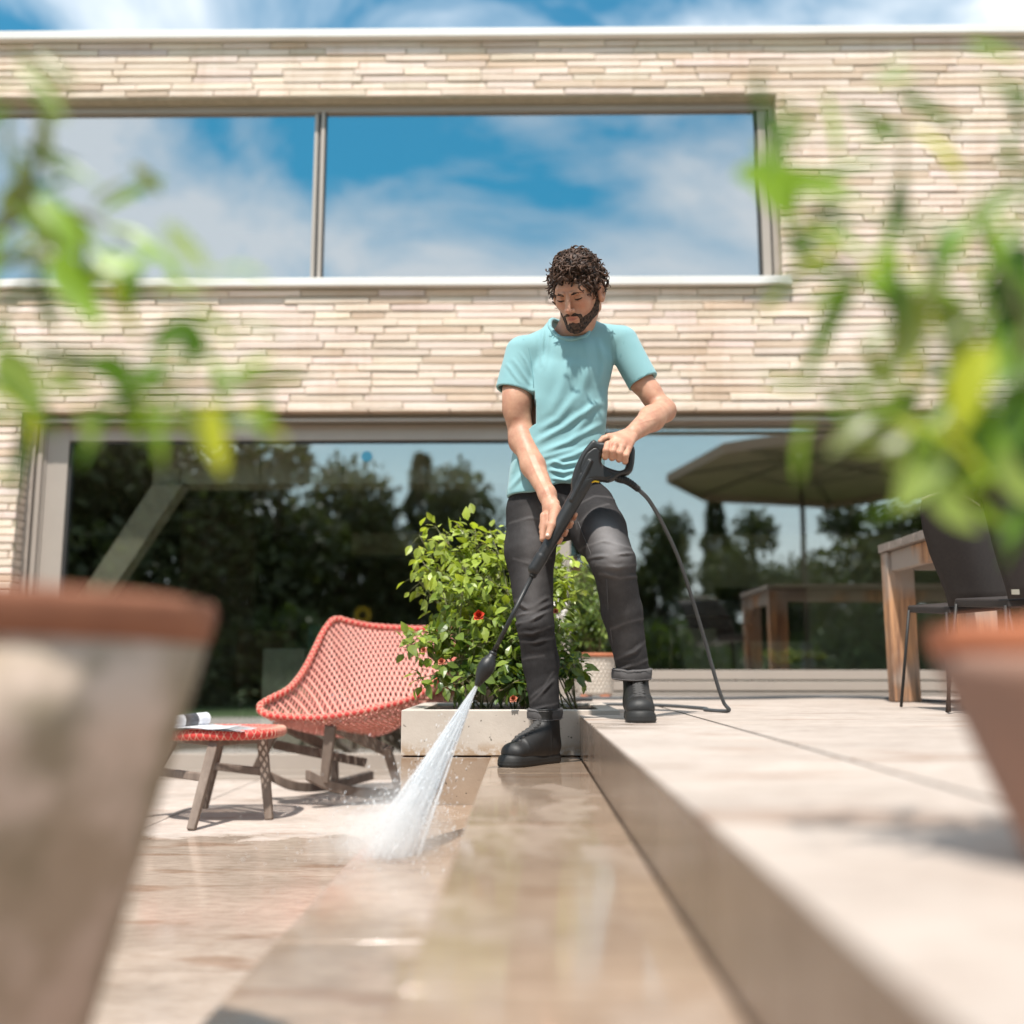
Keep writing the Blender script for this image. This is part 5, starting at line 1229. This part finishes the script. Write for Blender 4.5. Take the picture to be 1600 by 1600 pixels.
# weave laid out over the shell: world based coordinates
uv = [((p.x*1.0+p.y*.25)/.027, (p.z*.95-p.y*.55)/.030) for p in vs]
mb = MB(); mb.add(vs, fs); mb.uv = uv; o = mb.build('shell', M['weave'], ch, True); md_ = o.modifiers.new('s', 'SOLIDIFY'); md_.thickness = .007
def stick(parent, name, a, b_, w_, h_, up=(0, 1, 0), w2_=None, h2_=None, m='teak', bev=.006):
    mb = MB(); mb.beam(a, b_, w_, h_, up, None, w2_, h2_); return mb.build(name, M[m], parent, bevel=bev)
stick(ch, 'leg', W(517, 1133, 4.93), W(507, 1222, 4.98), .052, .045, w2_=.040, h2_=.040)
stick(ch, 'leg', W(436, 1128, 5.0), W(402, 1198, 5.30), .045, .04, w2_=.038, h2_=.036)
stick(ch, 'leg', W(604, 1168, 5.15), W(624, 1236, 5.22), .045, .04, w2_=.036, h2_=.036)
stick(ch, 'leg', W(522, 1175, 5.5), W(523, 1219, 5.52), .040, .04)
stick(ch, 'side_rail', W(437, 1131, 5.02), W(512, 1168, 5.4), .028, .05, (0, 0, 1)); stick(ch, 'side_rail', W(518, 1133, 4.95), W(612, 1176, 5.2), .028, .055, (0, 0, 1))
stick(ch, 'cross_rail', W(428, 1163, 5.15), W(572, 1192, 5.4), .02, .045, (0, 0, 1))
for pts in ([(480, 1211, 4.93), (511, 1226, 5.0), (553, 1237, 5.12), (596, 1240, 5.26), (628, 1238, 5.40), (655, 1231, 5.5)], [(408, 1206, 5.28), (455, 1227, 5.36), (497, 1229, 5.52), (539, 1222, 5.72), (581, 1211, 5.84)]):
    mb = MB(); q = bez([W(*p) for p in pts], 5)
    for p in q: p.z = max(p.z, .024)
    n_ = len(q); vs = []
    for i, p in enumerate(q):
        d_ = (q[min(i+1, n_-1)]-q[max(i-1, 0)]).normalized(); x_ = d_.cross(Vector((0, 0, 1))).normalized()*.022; z_ = Vector((0, 0, .024))
        vs += [p-x_-z_, p+x_-z_, p+x_+z_, p-x_+z_]
    fs = [(4*i+a, 4*i+(a+1) % 4, 4*i+4+(a+1) % 4, 4*i+4+a) for i in range(n_-1) for a in range(4)]+[(3, 2, 1, 0), (4*n_-4, 4*n_-3, 4*n_-2, 4*n_-1)]
    mb.add(vs, fs); mb.build('rocker', M['teak'], ch, bevel=.005)
# stool
st = thing('stool', 'low red woven footstool with splayed grey wooden legs holding a magazine', 'stool', (-1.35, 4.6, 0))
ztop = W(340, 1143, 4.35).z; cx_, cy_ = XX(338, 1143, 4.62), 4.66; a_, b2_ = .265, .24
def sq(al, k=1.0):
    c, s = math.cos(al), math.sin(al); e = .62; return Vector((cx_+k*a_*math.copysign(abs(c)**e, c), cy_+k*b2_*math.copysign(abs(s)**e, s), ztop-.02))
mb = MB(); wrap_tube(mb, [sq(2*PI*i/60) for i in range(60)], .021, True, .026); mb.build('rim', M['red_cord'], st, True)
vs = []; NR = 6
for j in range(NR+1):
    for i in range(60): p = sq(2*PI*i/60, 1-j/NR*.98); p.z = ztop-.006; vs.append(p)
fs = [(j*60+i, j*60+(i+1) % 60, (j+1)*60+(i+1) % 60, (j+1)*60+i) for j in range(NR) for i in range(60)]
mb = MB(); mb.add(vs, fs); mb.uv = [(p.x/.028, p.y/.028) for p in vs]; mb.build('seat', M['weave'], st)
zl = ztop-.035
def floor_pt(px, py): d_ = .65*1600/(py-1045); return Vector((XX(px, py, d_), d_, 0.0))
feet = [floor_pt(299, 1287), floor_pt(421, 1271), floor_pt(319, 1255), floor_pt(228, 1274)]; feet[3] = Vector((feet[0].x+feet[2].x-feet[1].x, feet[0].y+feet[2].y-feet[1].y, 0))
cen = (feet[0]+feet[1]+feet[2]+feet[3])/4
for q in feet:
    tp_ = Vector((cx_+(q.x-cen.x)*.62, cy_+(q.y-cen.y)*.62, zl)); stick(st, 'leg', tp_, q, .044, .042, w2_=.034, h2_=.034)
T_ = [Vector((cx_+(q.x-cen.x)*.62, cy_+(q.y-cen.y)*.62, zl-.012)) for q in feet]
for i, j in ((0, 1), (1, 2), (2, 3), (3, 0)): stick(st, 'apron', T_[i], T_[j], .02, .04, (0, 0, 1))
for i, j in ((2, 1), (3, 0)): stick(st, 'stretcher', T_[i].lerp(feet[i], .42), T_[j].lerp(feet[j], .42), .02, .035, (0, 0, 1))
# magazine
mg = thing('magazine', 'open glossy magazine with one half rolled up on the woven stool', 'magazine', (cx_, cy_, ztop))
M['paper'] = mat('magazine_page', (0.78, 0.78, 0.80), (0.60, 0.62, 0.68), rough=0.35, scale=14, p=(.5, .62)); M['print'] = mat('magazine_print', (0.03, 0.03, 0.035), (0.12, 0.13, 0.15), rough=0.3, scale=25)
mb = MB(); yb = 4.52
for k in range(5):
    z_ = ztop+.001+k*.0022; x0_, x1_ = XX(272, 1138, yb), XX(392-6*k, 1138, yb); n_ = 9; vs = []
    for i in range(n_):
        t_ = i/(n_-1); x = x0_+(x1_-x0_)*t_; w_ = .004*math.sin(t_*PI*1.5+k*.4)+(.006*math.exp(-((t_-.45)/.15)**2)); vs += [(x, yb-.13, z_+w_), (x, yb+.12, z_+w_+.002)]
    mb.add(vs, [(2*i, 2*i+2, 2*i+3, 2*i+1) for i in range(n_-1)])
mb.build('pages', M['paper'], mg)
A, B = W(264, 1131, 4.44), W(322, 1121, 4.62); A.z = max(A.z, ztop+.033); B.z = ztop+.033+.006; mb = MB(); dr = (B-A); u_ = dr.normalized(); n1_ = Vector((0, 0, 1)); b1_ = u_.cross(n1_)
def roll(t0, t1, rad, mname, nm, par):
    mb = MB(); vs = []; n_ = 40
    for i in range(n_):
        a = -1.2+2*PI*1.35*i/(n_-1); r = rad-.004*i/(n_-1)
        for tt_ in (t0, t1): vs.append(A+dr*tt_+(n1_*math.cos(a)*-1+b1_*math.sin(a))*r)
    mb.add(vs, [(2*i, 2*i+2, 2*i+3, 2*i+1) for i in range(n_-1)]); return mb.build(nm, M[mname], par, True)
rl = roll(0, 1, .031, 'paper', 'rolled_pages', mg); roll(.32, .68, .0318, 'print', 'cover_photo', rl)

# ------------------------------------------------------------------ wooden table and outdoor chairs on the right
m, t, b = new_mat('weathered_wood'); M['wood'] = m
wg = noise(t, 3.5, 8, .65, (9, 9, .5), .6); wg2 = noise(t, 12, 5, .6, (6, 6, .35)); wn = noise(t, 2.2, 3)
col = mixc(t, (0.56, 0.30, 0.155), (0.20, 0.10, 0.06), ramp(t, wg, .40, .60)); col = mixc(t, col, (0.36, 0.30, 0.26), ramp(t, wn, .42, .56))
c_ = t.nodes.new('ShaderNodeTexCoord'); s_ = t.nodes.new('ShaderNodeSeparateXYZ'); t.links.new(c_.outputs['Object'], s_.inputs[0])
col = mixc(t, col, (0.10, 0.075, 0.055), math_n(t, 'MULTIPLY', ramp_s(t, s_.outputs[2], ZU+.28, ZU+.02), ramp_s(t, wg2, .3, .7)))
t.links.new(col, b.inputs['Base Color']); b.inputs['Roughness'].default_value = .75; bump(t, b, wg2, .4, .004)
tb = thing('table', 'heavy weathered wooden outdoor table with thick square legs on the terrace', 'table', (1.82, 5.15, ZU))
xt, yt0, yt1, zT2 = 1.81, 4.25, 5.22, 1.272
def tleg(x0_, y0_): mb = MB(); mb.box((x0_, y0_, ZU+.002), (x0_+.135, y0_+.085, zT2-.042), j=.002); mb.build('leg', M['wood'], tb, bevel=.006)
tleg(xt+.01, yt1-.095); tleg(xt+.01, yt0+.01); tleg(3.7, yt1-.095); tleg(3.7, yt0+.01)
mb = MB(); n_ = 6
for k in range(n_): ya = yt0+(yt1-yt0)*k/n_; mb.box((xt, ya+.003, zT2-.04), (3.9, ya+(yt1-yt0)/n_-.003, zT2), j=.0012)
mb.build('tabletop', mat('grey_wood', (0.30, 0.25, 0.22), (0.20, 0.165, 0.14), rough=.85, scale=5, stretch=(.4, 6, 6), bmp=.5, bscale=30), tb, bevel=.003)
mb = MB(); mb.box((xt+.146, yt1-.075, zT2-.13), (3.69, yt1-.035, zT2-.043)); mb.build('apron', M['wood'], tb, bevel=.003)
mb = MB(); mb.box((xt+.03, yt0+.096, zT2-.14), (xt+.07, yt1-.096, zT2-.043)); mb.build('end_apron', M['wood'], tb, bevel=.003)
M['shell_blk'] = mat('brown_black_weave', (0.020, 0.014, 0.0125), (0.028, 0.020, 0.0175), rough=.7, scale=80, bmp=.3, bscale=300)
M['tagm'] = mat('metal_label', (0.5, 0.46, 0.38), rough=.4, metallic=.6); M['dkmetal'] = mat('dark_metal', (0.016, 0.015, 0.014), rough=.6)
def oc(name, label, edge_l, edge_r, d_, lab, legs):
    root = thing(name, label, 'chair', (W(*edge_l[-1], d_).x, d_, ZU), group='dark chairs at the wooden table'); vs = []; n_ = len(edge_l); K = 12
    for i in range(n_):
        for k in range(K+1):
            t_ = k/K; px = edge_l[i][0]+(edge_r[i][0]-edge_l[i][0])*t_; py = edge_l[i][1]+(edge_r[i][1]-edge_l[i][1])*t_
            if i < 2: py -= (16 if i == 0 else 8)*math.sin(PI*t_)
            vs.append(W(px, py, d_-.07*math.sin(PI*t_)+.10*(1-i/(n_-1))**1.5*-1+.05))
    mb = MB(); mb.add(vs, [(i*(K+1)+k, i*(K+1)+k+1, (i+1)*(K+1)+k+1, (i+1)*(K+1)+k) for i in range(n_-1) for k in range(K)])
    o = mb.build('backrest', M['shell_blk'], root, True); md_ = o.modifiers.new('s', 'SOLIDIFY'); md_.thickness = .012; md_.offset = 1
    mb = MB(); mb.tube(vs[:K+1], .0045, 8); mb.build('top_edge', mat('cream_piping', (.55, .47, .38), rough=.6), root, True)
    bl, br = vs[-(K+1)], vs[-1]; q = [bl, br, br+Vector((.02, .42, .03)), bl+Vector((.0, .42, .03))]
    mb = MB(); mb.add([p for p in q]+[p-Vector((0, 0, .03)) for p in q], [(0, 1, 2, 3), (7, 6, 5, 4), (0, 4, 5, 1), (1, 5, 6, 2), (2, 6, 7, 3), (3, 7, 4, 0)]); mb.build('seat', M['shell_blk'], root, bevel=.008)
    for s, (a, dx, dy) in enumerate(((q[0], -.03, -.02), (q[1], .03, -.02), (q[2], .03, .05), (q[3], -.03, .05))):
        mb = MB(); mb.tube([a+Vector((0, .02 if s < 2 else -.02, -.02)), Vector((a.x+dx, a.y+dy, ZU+.006))], .0065, 8); mb.build('leg', M['dkmetal'], root, True)
    p = W(*lab, d_-.07); mb = MB(); mb.box(p-Vector((.012, .004, .008)), p+Vector((.012, .0, .008))); mb.build('label_tag', M['tagm'], root)
    return root
oc('patio_chair', 'dark brown shell chair beside the table corner, behind the other dark chair', [(1440, 780), (1437, 800), (1442, 830), (1452, 865), (1466, 900), (1476, 925), (1482, 948)], [(1530, 790), (1545, 815), (1556, 840), (1568, 870), (1575, 900), (1578, 922), (1578, 940)], 3.85, (1497, 944), None)
oc('patio_chair', 'dark brown shell chair cut off by the right edge of the view', [(1525, 738), (1528, 760), (1538, 800), (1550, 850), (1562, 890), (1570, 915), (1575, 936)], [(1690, 740), (1700, 760), (1705, 800), (1705, 850), (1700, 890), (1695, 915), (1690, 930)], 3.30, (1586, 925), None)

# ------------------------------------------------------------------ things inside, seen through the glass
it = thing('side_table', 'small table under a grey green cloth inside the left window', 'table', (XX(445, 1100, 7.0), 7.0, .03)); d_ = 6.95
M['cloth'] = mat('grey_green_cloth', (0.42, 0.47, 0.40), (0.36, 0.41, 0.35), rough=.95, scale=6, bmp=.3)
mb = MB(); x0_, x1_ = XX(411, 1010, d_), XX(476, 1010, d_); z1_ = ZZ(1013, d_)
mb.box((x0_, d_, .12), (x1_, d_+.5, z1_)); mb.build('tablecloth', M['cloth'], it, bevel=.01)
for xx_ in (x0_+.03, x1_-.03):
    for yy_ in (d_+.04, d_+.46): mb = MB(); mb.tube([(xx_, yy_, .03), (xx_, yy_, .13)], .015, 8); mb.build('leg', M['teak'], it, True)
def ichair(label, x, y, z0, c, w_=.44, rz=0, back=.85):
    root = thing('dining_chair', label, 'chair', (x, y, z0), group='chairs inside the house'); mt = mat('chair_upholstery', c, rough=.8); R_ = Matrix.Translation((x, y, z0)) @ Matrix.Rotation(rz, 4, 'Z')
    mb = MB(); mb.box((-w_/2, -w_/2, .42), (w_/2, w_/2, .48), M=R_); mb.build('seat', mt, root, bevel=.015)
    mb = MB(); vs = []
    for i in range(7):
        for k in range(9): t_ = k/8*2-1; vs.append(R_ @ Vector((t_*w_/2*(1-.06*(i/6)**2), w_/2-.06*(1-t_*t_)*-1-.05*(t_*t_), .48+(back-.48)*i/6)))
    mb.add(vs, [(i*9+k, i*9+k+1, i*9+10+k, i*9+9+k) for i in range(6) for k in range(8)]); o = mb.build('backrest', mt, root, True); md_ = o.modifiers.new('s', 'SOLIDIFY'); md_.thickness = .03
    for sx in (-1, 1):
        for sy in (-1, 1): mb = MB(); mb.tube([R_ @ Vector((sx*w_*.42, sy*w_*.42, .42)), R_ @ Vector((sx*w_*.46, sy*w_*.46, 0))], .014, 8); mb.build('leg', M['teak'], root, True)
    return root
ichair('brown bentwood chair behind the grey green cloth table inside', XX(418, 1000, 7.7), 7.7, .03, (.16, .10, .06), .42, .3, .92)
ichair('teal upholstered chair inside, right of the cloth covered table', XX(492, 1000, 7.6), 7.6, .03, (.12, .26, .26), .42, -.5, .95)
ichair('dark chair with a wide square back inside the right window', XX(1098, 1000, 7.25), 7.25, .52, (.05, .055, .055), .60, PI, .58+.0)
vz = thing('vase', 'small dark vase behind the rocking chair inside the left window', 'vase', (XX(567, 1020, 7.2), 7.2, .03)); xv = XX(567, 1020, 7.2)
pd = thing('pedestal', 'narrow dark stand carrying the flower vase inside', 'stand', (xv, 7.2, .03)); mb = MB(); mb.tube([(xv, 7.2, .05), (xv, 7.2, .55)], .03, 12); mb.build('column', M['dkmetal'], pd, True); mb = MB(); mb.lathe((xv, 7.2, .53), [(.14, .02), (.14, .045)], 24); mb.build('top', M['dkmetal'], pd); mb = MB(); mb.lathe((xv, 7.2, .03), [(.14, 0), (.14, .02)], 24); mb.build('foot', M['dkmetal'], pd)
mb = MB(); mb.lathe((xv, 7.2, .576), [(.04, 0), (.06, .04), (.055, .12), (.03, .18), (.035, .21)], 20); mb.build('vessel', M['dkmetal'], vz, True)
sfl = thing('sunflower', 'yellow sunflower above the back of the rocking chair, inside the glass', 'flower', (xv, 7.2, .78))
pf = W(567, 961, 7.2); mb = MB(); mb.tube([(xv, 7.2, .60), (xv+.01, 7.2, .85), pf], .005, 6); mb.build('stem', M['stem'], sfl, True)
mb = MB()
for k in range(26): a = 2*PI*k/26; leaf_geo(mb, pf+Vector((math.cos(a)*.02, -.01, math.sin(a)*.02)), Vector((math.cos(a), -.15+.1*(k % 2), math.sin(a))), Vector((0, -1, 0)), .052, .018, (1, 1, 1), segs=3)
mb.build('petals', mat('sunflower_petal', (.85, .55, .03), rough=.6), sfl)
mb = MB(); mb.lathe(pf+Vector((0, .0, 0)), [(.03, 0), (.026, .012), (.005, .016)], 18, ax=(0, -1, 0)); mb.build('seed_head', mat('seed_brown', (.10, .06, .02), rough=1), sfl, True)
su_ = thing('succulent', 'row of pale green rosette plants just inside the right window', 'plant', (XX(1240, 1040, 6.7), 6.72, .55))
mb = MB(); r3 = random.Random(8)
for k in range(26):
    c = W(1200+r3.uniform(0, 88), 1032+r3.uniform(-9, 9), 6.60+r3.uniform(-.06, .06)); g = r3.uniform(.8, 1.15)
    for i in range(22): a = i*2.4; e = .2+.9*i/22; leaf_geo(mb, c, Vector((math.cos(a)*e, math.sin(a)*e, 1.0-.7*e)), Vector((0, 0, 1)), .062, .032, (.50*g, .56*g, .42*g), curl=-.2, segs=3)
mb.build('rosettes', M['leaf'], su_)
mb = MB(); mb.box((XX(1198, 1040, 6.72), 6.54, .552), (XX(1290, 1040, 6.72), 6.70, .66)); mb.build('trough', M['room_dark'], su_, bevel=.005)

# ------------------------------------------------------------------ foreground pots and leaves (out of focus)
m = mat('limed_terracotta', (0.52, 0.41, 0.32), (0.38, 0.29, 0.21), rough=0.9, scale=5, bmp=.4, bscale=30); M['limed'] = m
t = m.node_tree; b = t.nodes['Principled BSDF']; base = b.inputs['Base Color'].links[0].from_socket
mo = ramp(t, noise(t, 6.0, 4, .6), .50, .60); lim = ramp(t, noise(t, 7.5, 5, .6, (1, 1, 1)), .44, .56)
col = mixc(t, base, (0.66, 0.53, 0.45), lim); col = mixc(t, col, (0.20, 0.17, 0.10), math_n(t, 'MULTIPLY', mo, .7)); t.links.new(col, b.inputs['Base Color'])
M['rim'] = mat('terracotta_rim', (0.37, 0.155, 0.085), (0.22, 0.085, 0.05), rough=.85, scale=6, bmp=.3)
M['pinkpot'] = mat('dusty_terracotta', (0.36, 0.20, 0.145), (0.26, 0.16, 0.125), rough=.9, scale=7, bmp=.4)
def pot(name, label, c, rb_, rt, h, lip, mrim, mbody, z0):
    root = thing(name, label, 'flower pot', (c[0], c[1], z0)); th = .022*rt/.2
    mb = MB(); mb.lathe((c[0], c[1], z0), [(rb_*.9, 0), (rb_, .006)]+[(rb_+(rt-th*.6-rb_)*k/8, .006+(h-lip-.006)*k/8) for k in range(1, 9)], 48); mb.build('pot_body', mbody, root, True)
    e_ = th*.22; mb = MB(); mb.lathe((c[0], c[1], z0), [(rt-th*.65, h-lip-.001), (rt-th*.5, h-lip+.006), (rt-th*.35, h-.010), (rt-th*.45, h), (rt-th, h), (rt-th-.002, h-.03), (rt-th-.02, h-.05)], 48); mb.build('rim', mrim, root, True)
    mb = MB(); mb.lathe((c[0], c[1], z0), [(rt-th-.004, h-.052), (rt-th-.004, h-.045), (.02, h-.04)], 32); mb.build('soil', M['soil'], root); return root
pot('terracotta_pot', 'large weathered terracotta pot at the left edge, very close and blurred', (-.618, 1.0), .130, .318, .716, .042, M['rim'], M['limed'], 0.0)
pot('terracotta_pot', 'small dusty orange terracotta pot at the right edge, close and blurred', (.490, .875), .072, .146, .200, .026, M['terra'], M['pinkpot'], ZU)
rl_ = random.Random(31)
def ribbon(mb, pts, d_, wpx, col):
    """one long narrow leaf: pts in photo pixels, width at its middle in photo pixels"""
    q = bez([W(x, y, dd if dd else d_) for x, y, dd in [(p+(0,))[:3] if len(p) == 2 else p for p in pts]], 5); n_ = len(q); w0 = 1.05*wpx*d_/1600; vs = []
    nn = Vector((rl_.uniform(-.5, .5), -1, rl_.uniform(-.4, .9))).normalized()
    for i, p in enumerate(q):
        t_ = i/(n_-1); dv = (q[min(i+1, n_-1)]-q[max(i-1, 0)]).normalized(); s = dv.cross(nn).normalized(); w_ = w0*(math.sin(PI*min(1, t_*.93+.07))**.75)*.5+.0003; k_ = s.cross(dv)
        vs += [p-s*w_+k_*w_*.3, p, p+s*w_+k_*w_*.3]
    mb.add(vs, [(3*i+a, 3*i+a+1, 3*i+a+4, 3*i+a+3) for i in range(n_-1) for a in (0, 1)], col)
LG, MG, DG_, YG, OL, PG = (.20, .34, .03), (.095, .20, .02), (.035, .09, .012), (.40, .44, .03), (.13, .165, .03), (.24, .33, .09)
def leafy(name, label, loc, stems, leaves, d0, extra):
    root = thing(name, label, 'plant', loc); sb = MB(); lb = MB()
    for pts, r0 in stems: q = bez([W(*p) for p in pts], 6); sb.tube(q, [r0*(1-.6*i/len(q)) for i in range(len(q))], 8)
    for pts, w_, c, dd in leaves: ribbon(lb, pts, dd, w_, c)
    for (x0_, y0_, x1_, y1_, n_) in extra:
        for k in range(n_):
            x = rl_.uniform(x0_, x1_); y = rl_.uniform(y0_, y1_); a = rl_.uniform(.2, 2.9); l = rl_.uniform(60, 130); dd = d0*rl_.uniform(.92, 1.12)
            ribbon(lb, [(x, y), (x+math.cos(a)*l*.5+rl_.uniform(-8, 8), y+math.sin(a)*l*.45), (x+math.cos(a)*l, y+math.sin(a)*l)], dd, rl_.uniform(11, 21), rl_.choice([LG, MG, MG, OL, PG, DG_]))
    for pts, r0 in stems:
        n_ = 10
        for k in range(n_):
            t_ = (k+rl_.random())/n_*(len(pts)-1); i = int(t_); f_ = t_-i; x = pts[i][0]*(1-f_)+pts[i+1][0]*f_; y = pts[i][1]*(1-f_)+pts[i+1][1]*f_; dd = pts[i][2]*(1-f_)+pts[i+1][2]*f_
            a = rl_.choice((-.3, .4, .9, 1.6, 2.3, 2.9, 3.5))+rl_.uniform(-.3, .3); l = rl_.uniform(70, 135)
            ribbon(lb, [(x, y), (x+math.cos(a)*l*.55, y+math.sin(a)*l*.45), (x+math.cos(a)*l, y+math.sin(a)*l+l*.15)], dd*rl_.uniform(.97, 1.03), rl_.uniform(11, 21), rl_.choice([LG, LG, MG, YG, OL, PG]))
    sb.build('stems', M['stem'], root, True); lb.build('leaves', M['leaf'], root, True); return root
SLf = [([(-120, 1000, 1.0), (-110, 700, .97), (-60, 420, .93), (40, 300, .9), (70, 150, .88)], .007), ([(-110, 640, .97), (-20, 380, .95), (100, 330, .95), (205, 372, .95)], .006), ([(-110, 700, .97), (-30, 600, .93), (120, 560, .9), (300, 600, .88), (420, 610, .88)], .004),
       ([(-60, 420, .93), (60, 400, .9), (150, 420, .87), (300, 480, .86)], .004), ([(120, 560, .9), (220, 620, .88), (330, 660, .87)], .003)]
LLf = [([(30, 240), (50, 330), (110, 400)], 40, OL, .9), ([(60, 310), (100, 350), (125, 400)], 42, LG, .86), ([(0, 330), (30, 300), (80, 290)], 34, OL, .92), ([(100, 385), (110, 440), (165, 515)], 56, LG, .86), ([(150, 395), (200, 420), (250, 392)], 50, LG, .86), ([(120, 430), (170, 420), (205, 400)], 36, MG, .88), ([(200, 405), (205, 450), (190, 490)], 34, MG, .88),
       ([(55, 430), (30, 465), (0, 500)], 26, DG_, .92), ([(60, 430), (70, 470), (85, 520)], 28, DG_, .92), ([(260, 350), (290, 390), (330, 430)], 34, PG, .80), ([(235, 545), (290, 520), (330, 560)], 48, MG, .88), ([(280, 500), (300, 540), (290, 590)], 30, MG, .88), ([(135, 568), (185, 575), (210, 612)], 40, MG, .87), ([(210, 600), (240, 580), (280, 562)], 30, MG, .87), ([(185, 560), (195, 610), (195, 650)], 22, DG_, .88),
       ([(-10, 560), (30, 580), (70, 625)], 60, PG, .84), ([(-20, 620), (20, 600), (60, 560)], 40, PG, .86), ([(335, 585), (390, 600), (465, 578)], 22, LG, .9), ([(330, 560), (345, 600), (350, 640)], 24, LG, .9), ([(375, 640), (400, 650), (450, 690)], 26, YG, .9), ([(325, 630), (335, 680), (350, 745)], 34, YG, .84), ([(195, 630), (210, 660), (235, 690)], 26, LG, .9), ([(120, 640), (140, 665), (150, 700)], 24, PG, .85),
       ([(48, 640), (34, 710), (16, 785)], 24, DG_, .95), ([(270, 640), (290, 660), (330, 690)], 26, LG, .88), ([(330, 430), (380, 420), (420, 440)], 20, PG, .84), ([(350, 520), (400, 510), (440, 530)], 18, OL, .9), ([(80, 610), (110, 600), (150, 610)], 26, PG, .86), ([(360, 590), (400, 570), (430, 560)], 18, LG, .9)]
leafy('leafy_shrub', 'blurred bright green lance leaves reaching in from the left edge', (-.62, 1.0, .68), SLf, LLf, .9, [(-60, 60, 60, 260, 12), (-60, 440, 60, 620, 7), (60, 250, 300, 290, 3), (0, 250, 130, 420, 6)])
SRf = [([(1710, 1000, .875), (1640, 800, .87), (1560, 560, .86), (1450, 420, .88), (1410, 276, .9), (1425, 140, .92)], .0045), ([(1640, 800, .87), (1600, 500, .83), (1530, 340, .83), (1640, 240, .84)], .005), ([(1560, 560, .86), (1440, 520, .87), (1340, 430, .88), (1230, 330, .9)], .0035),
       ([(1640, 800, .87), (1540, 700, .83), (1450, 660, .82), (1350, 650, .82)], .0035)]
LRf = [([(1225, 345), (1270, 410), (1335, 440)], 24, MG, .88), ([(1338, 430), (1295, 500), (1252, 600)], 34, MG, .88), ([(1180, 250), (1215, 300), (1240, 345)], 60, LG, .84), ([(1150, 270), (1230, 285), (1330, 290)], 50, LG, .86), ([(1230, 300), (1300, 310), (1380, 330)], 34, PG, .84), ([(1412, 270), (1400, 330), (1385, 400)], 24, DG_, .92), ([(1384, 370), (1386, 430), (1400, 480)], 34, LG, .87),
       ([(1600, 296), (1540, 330), (1480, 400)], 26, MG, .88), ([(1500, 350), (1480, 380), (1465, 440)], 34, MG, .88), ([(1470, 430), (1440, 480), (1425, 560)], 34, OL, .85), ([(1400, 440), (1420, 520), (1380, 590)], 56, OL, .84), ([(1460, 470), (1500, 520), (1480, 590)], 48, OL, .84), ([(1345, 430), (1400, 450), (1450, 440)], 30, LG, .86), ([(1600, 380), (1570, 450), (1530, 490)], 70, DG_, .84),
       ([(1620, 430), (1600, 500), (1560, 560)], 50, MG, .84), ([(1545, 540), (1510, 600), (1500, 680)], 60, YG, .80), ([(1570, 540), (1540, 580), (1500, 600)], 40, LG, .82), ([(1520, 660), (1540, 710), (1505, 765)], 60, LG, .82), ([(1500, 600), (1525, 660), (1530, 740)], 50, MG, .82), ([(1420, 640), (1350, 660), (1290, 715)], 36, OL, .86), ([(1440, 600), (1400, 640), (1340, 640)], 34, LG, .86), ([(1430, 620), (1390, 690), (1310, 700)], 40, OL, .86),
       ([(1480, 690), (1440, 740), (1400, 800)], 56, PG, .82), ([(1470, 740), (1480, 790), (1530, 830)], 44, PG, .82), ([(1540, 600), (1580, 580), (1630, 560)], 50, MG, .82), ([(1600, 600), (1590, 660), (1560, 720)], 46, MG, .83), ([(1620, 640), (1600, 720), (1590, 780)], 50, DG_, .84), ([(1440, 560), (1480, 600), (1490, 640)], 30, OL, .86), ([(1350, 530), (1370, 590), (1350, 620)], 26, OL, .86),
       ([(1280, 600), (1230, 600), (1190, 590)], 18, PG, .84), ([(1330, 450), (1300, 460), (1260, 480)], 20, LG, .87), ([(1560, 700), (1590, 760), (1640, 790)], 44, PG, .82), ([(1480, 640), (1440, 690), (1440, 740)], 36, LG, .82), ([(1570, 480), (1620, 520), (1650, 560)], 40, DG_, .84)]
leafy('leafy_shrub', 'blurred green drooping lance leaves hanging in from the upper right corner', (.49, .875, .65), SRf, LRf, .86, [(1180, 60, 1640, 250, 20), (1540, 300, 1640, 700, 20), (1380, 400, 1600, 640, 24), (1420, 660, 1600, 800, 14), (1250, 560, 1420, 680, 8), (1220, 300, 1400, 450, 6)])
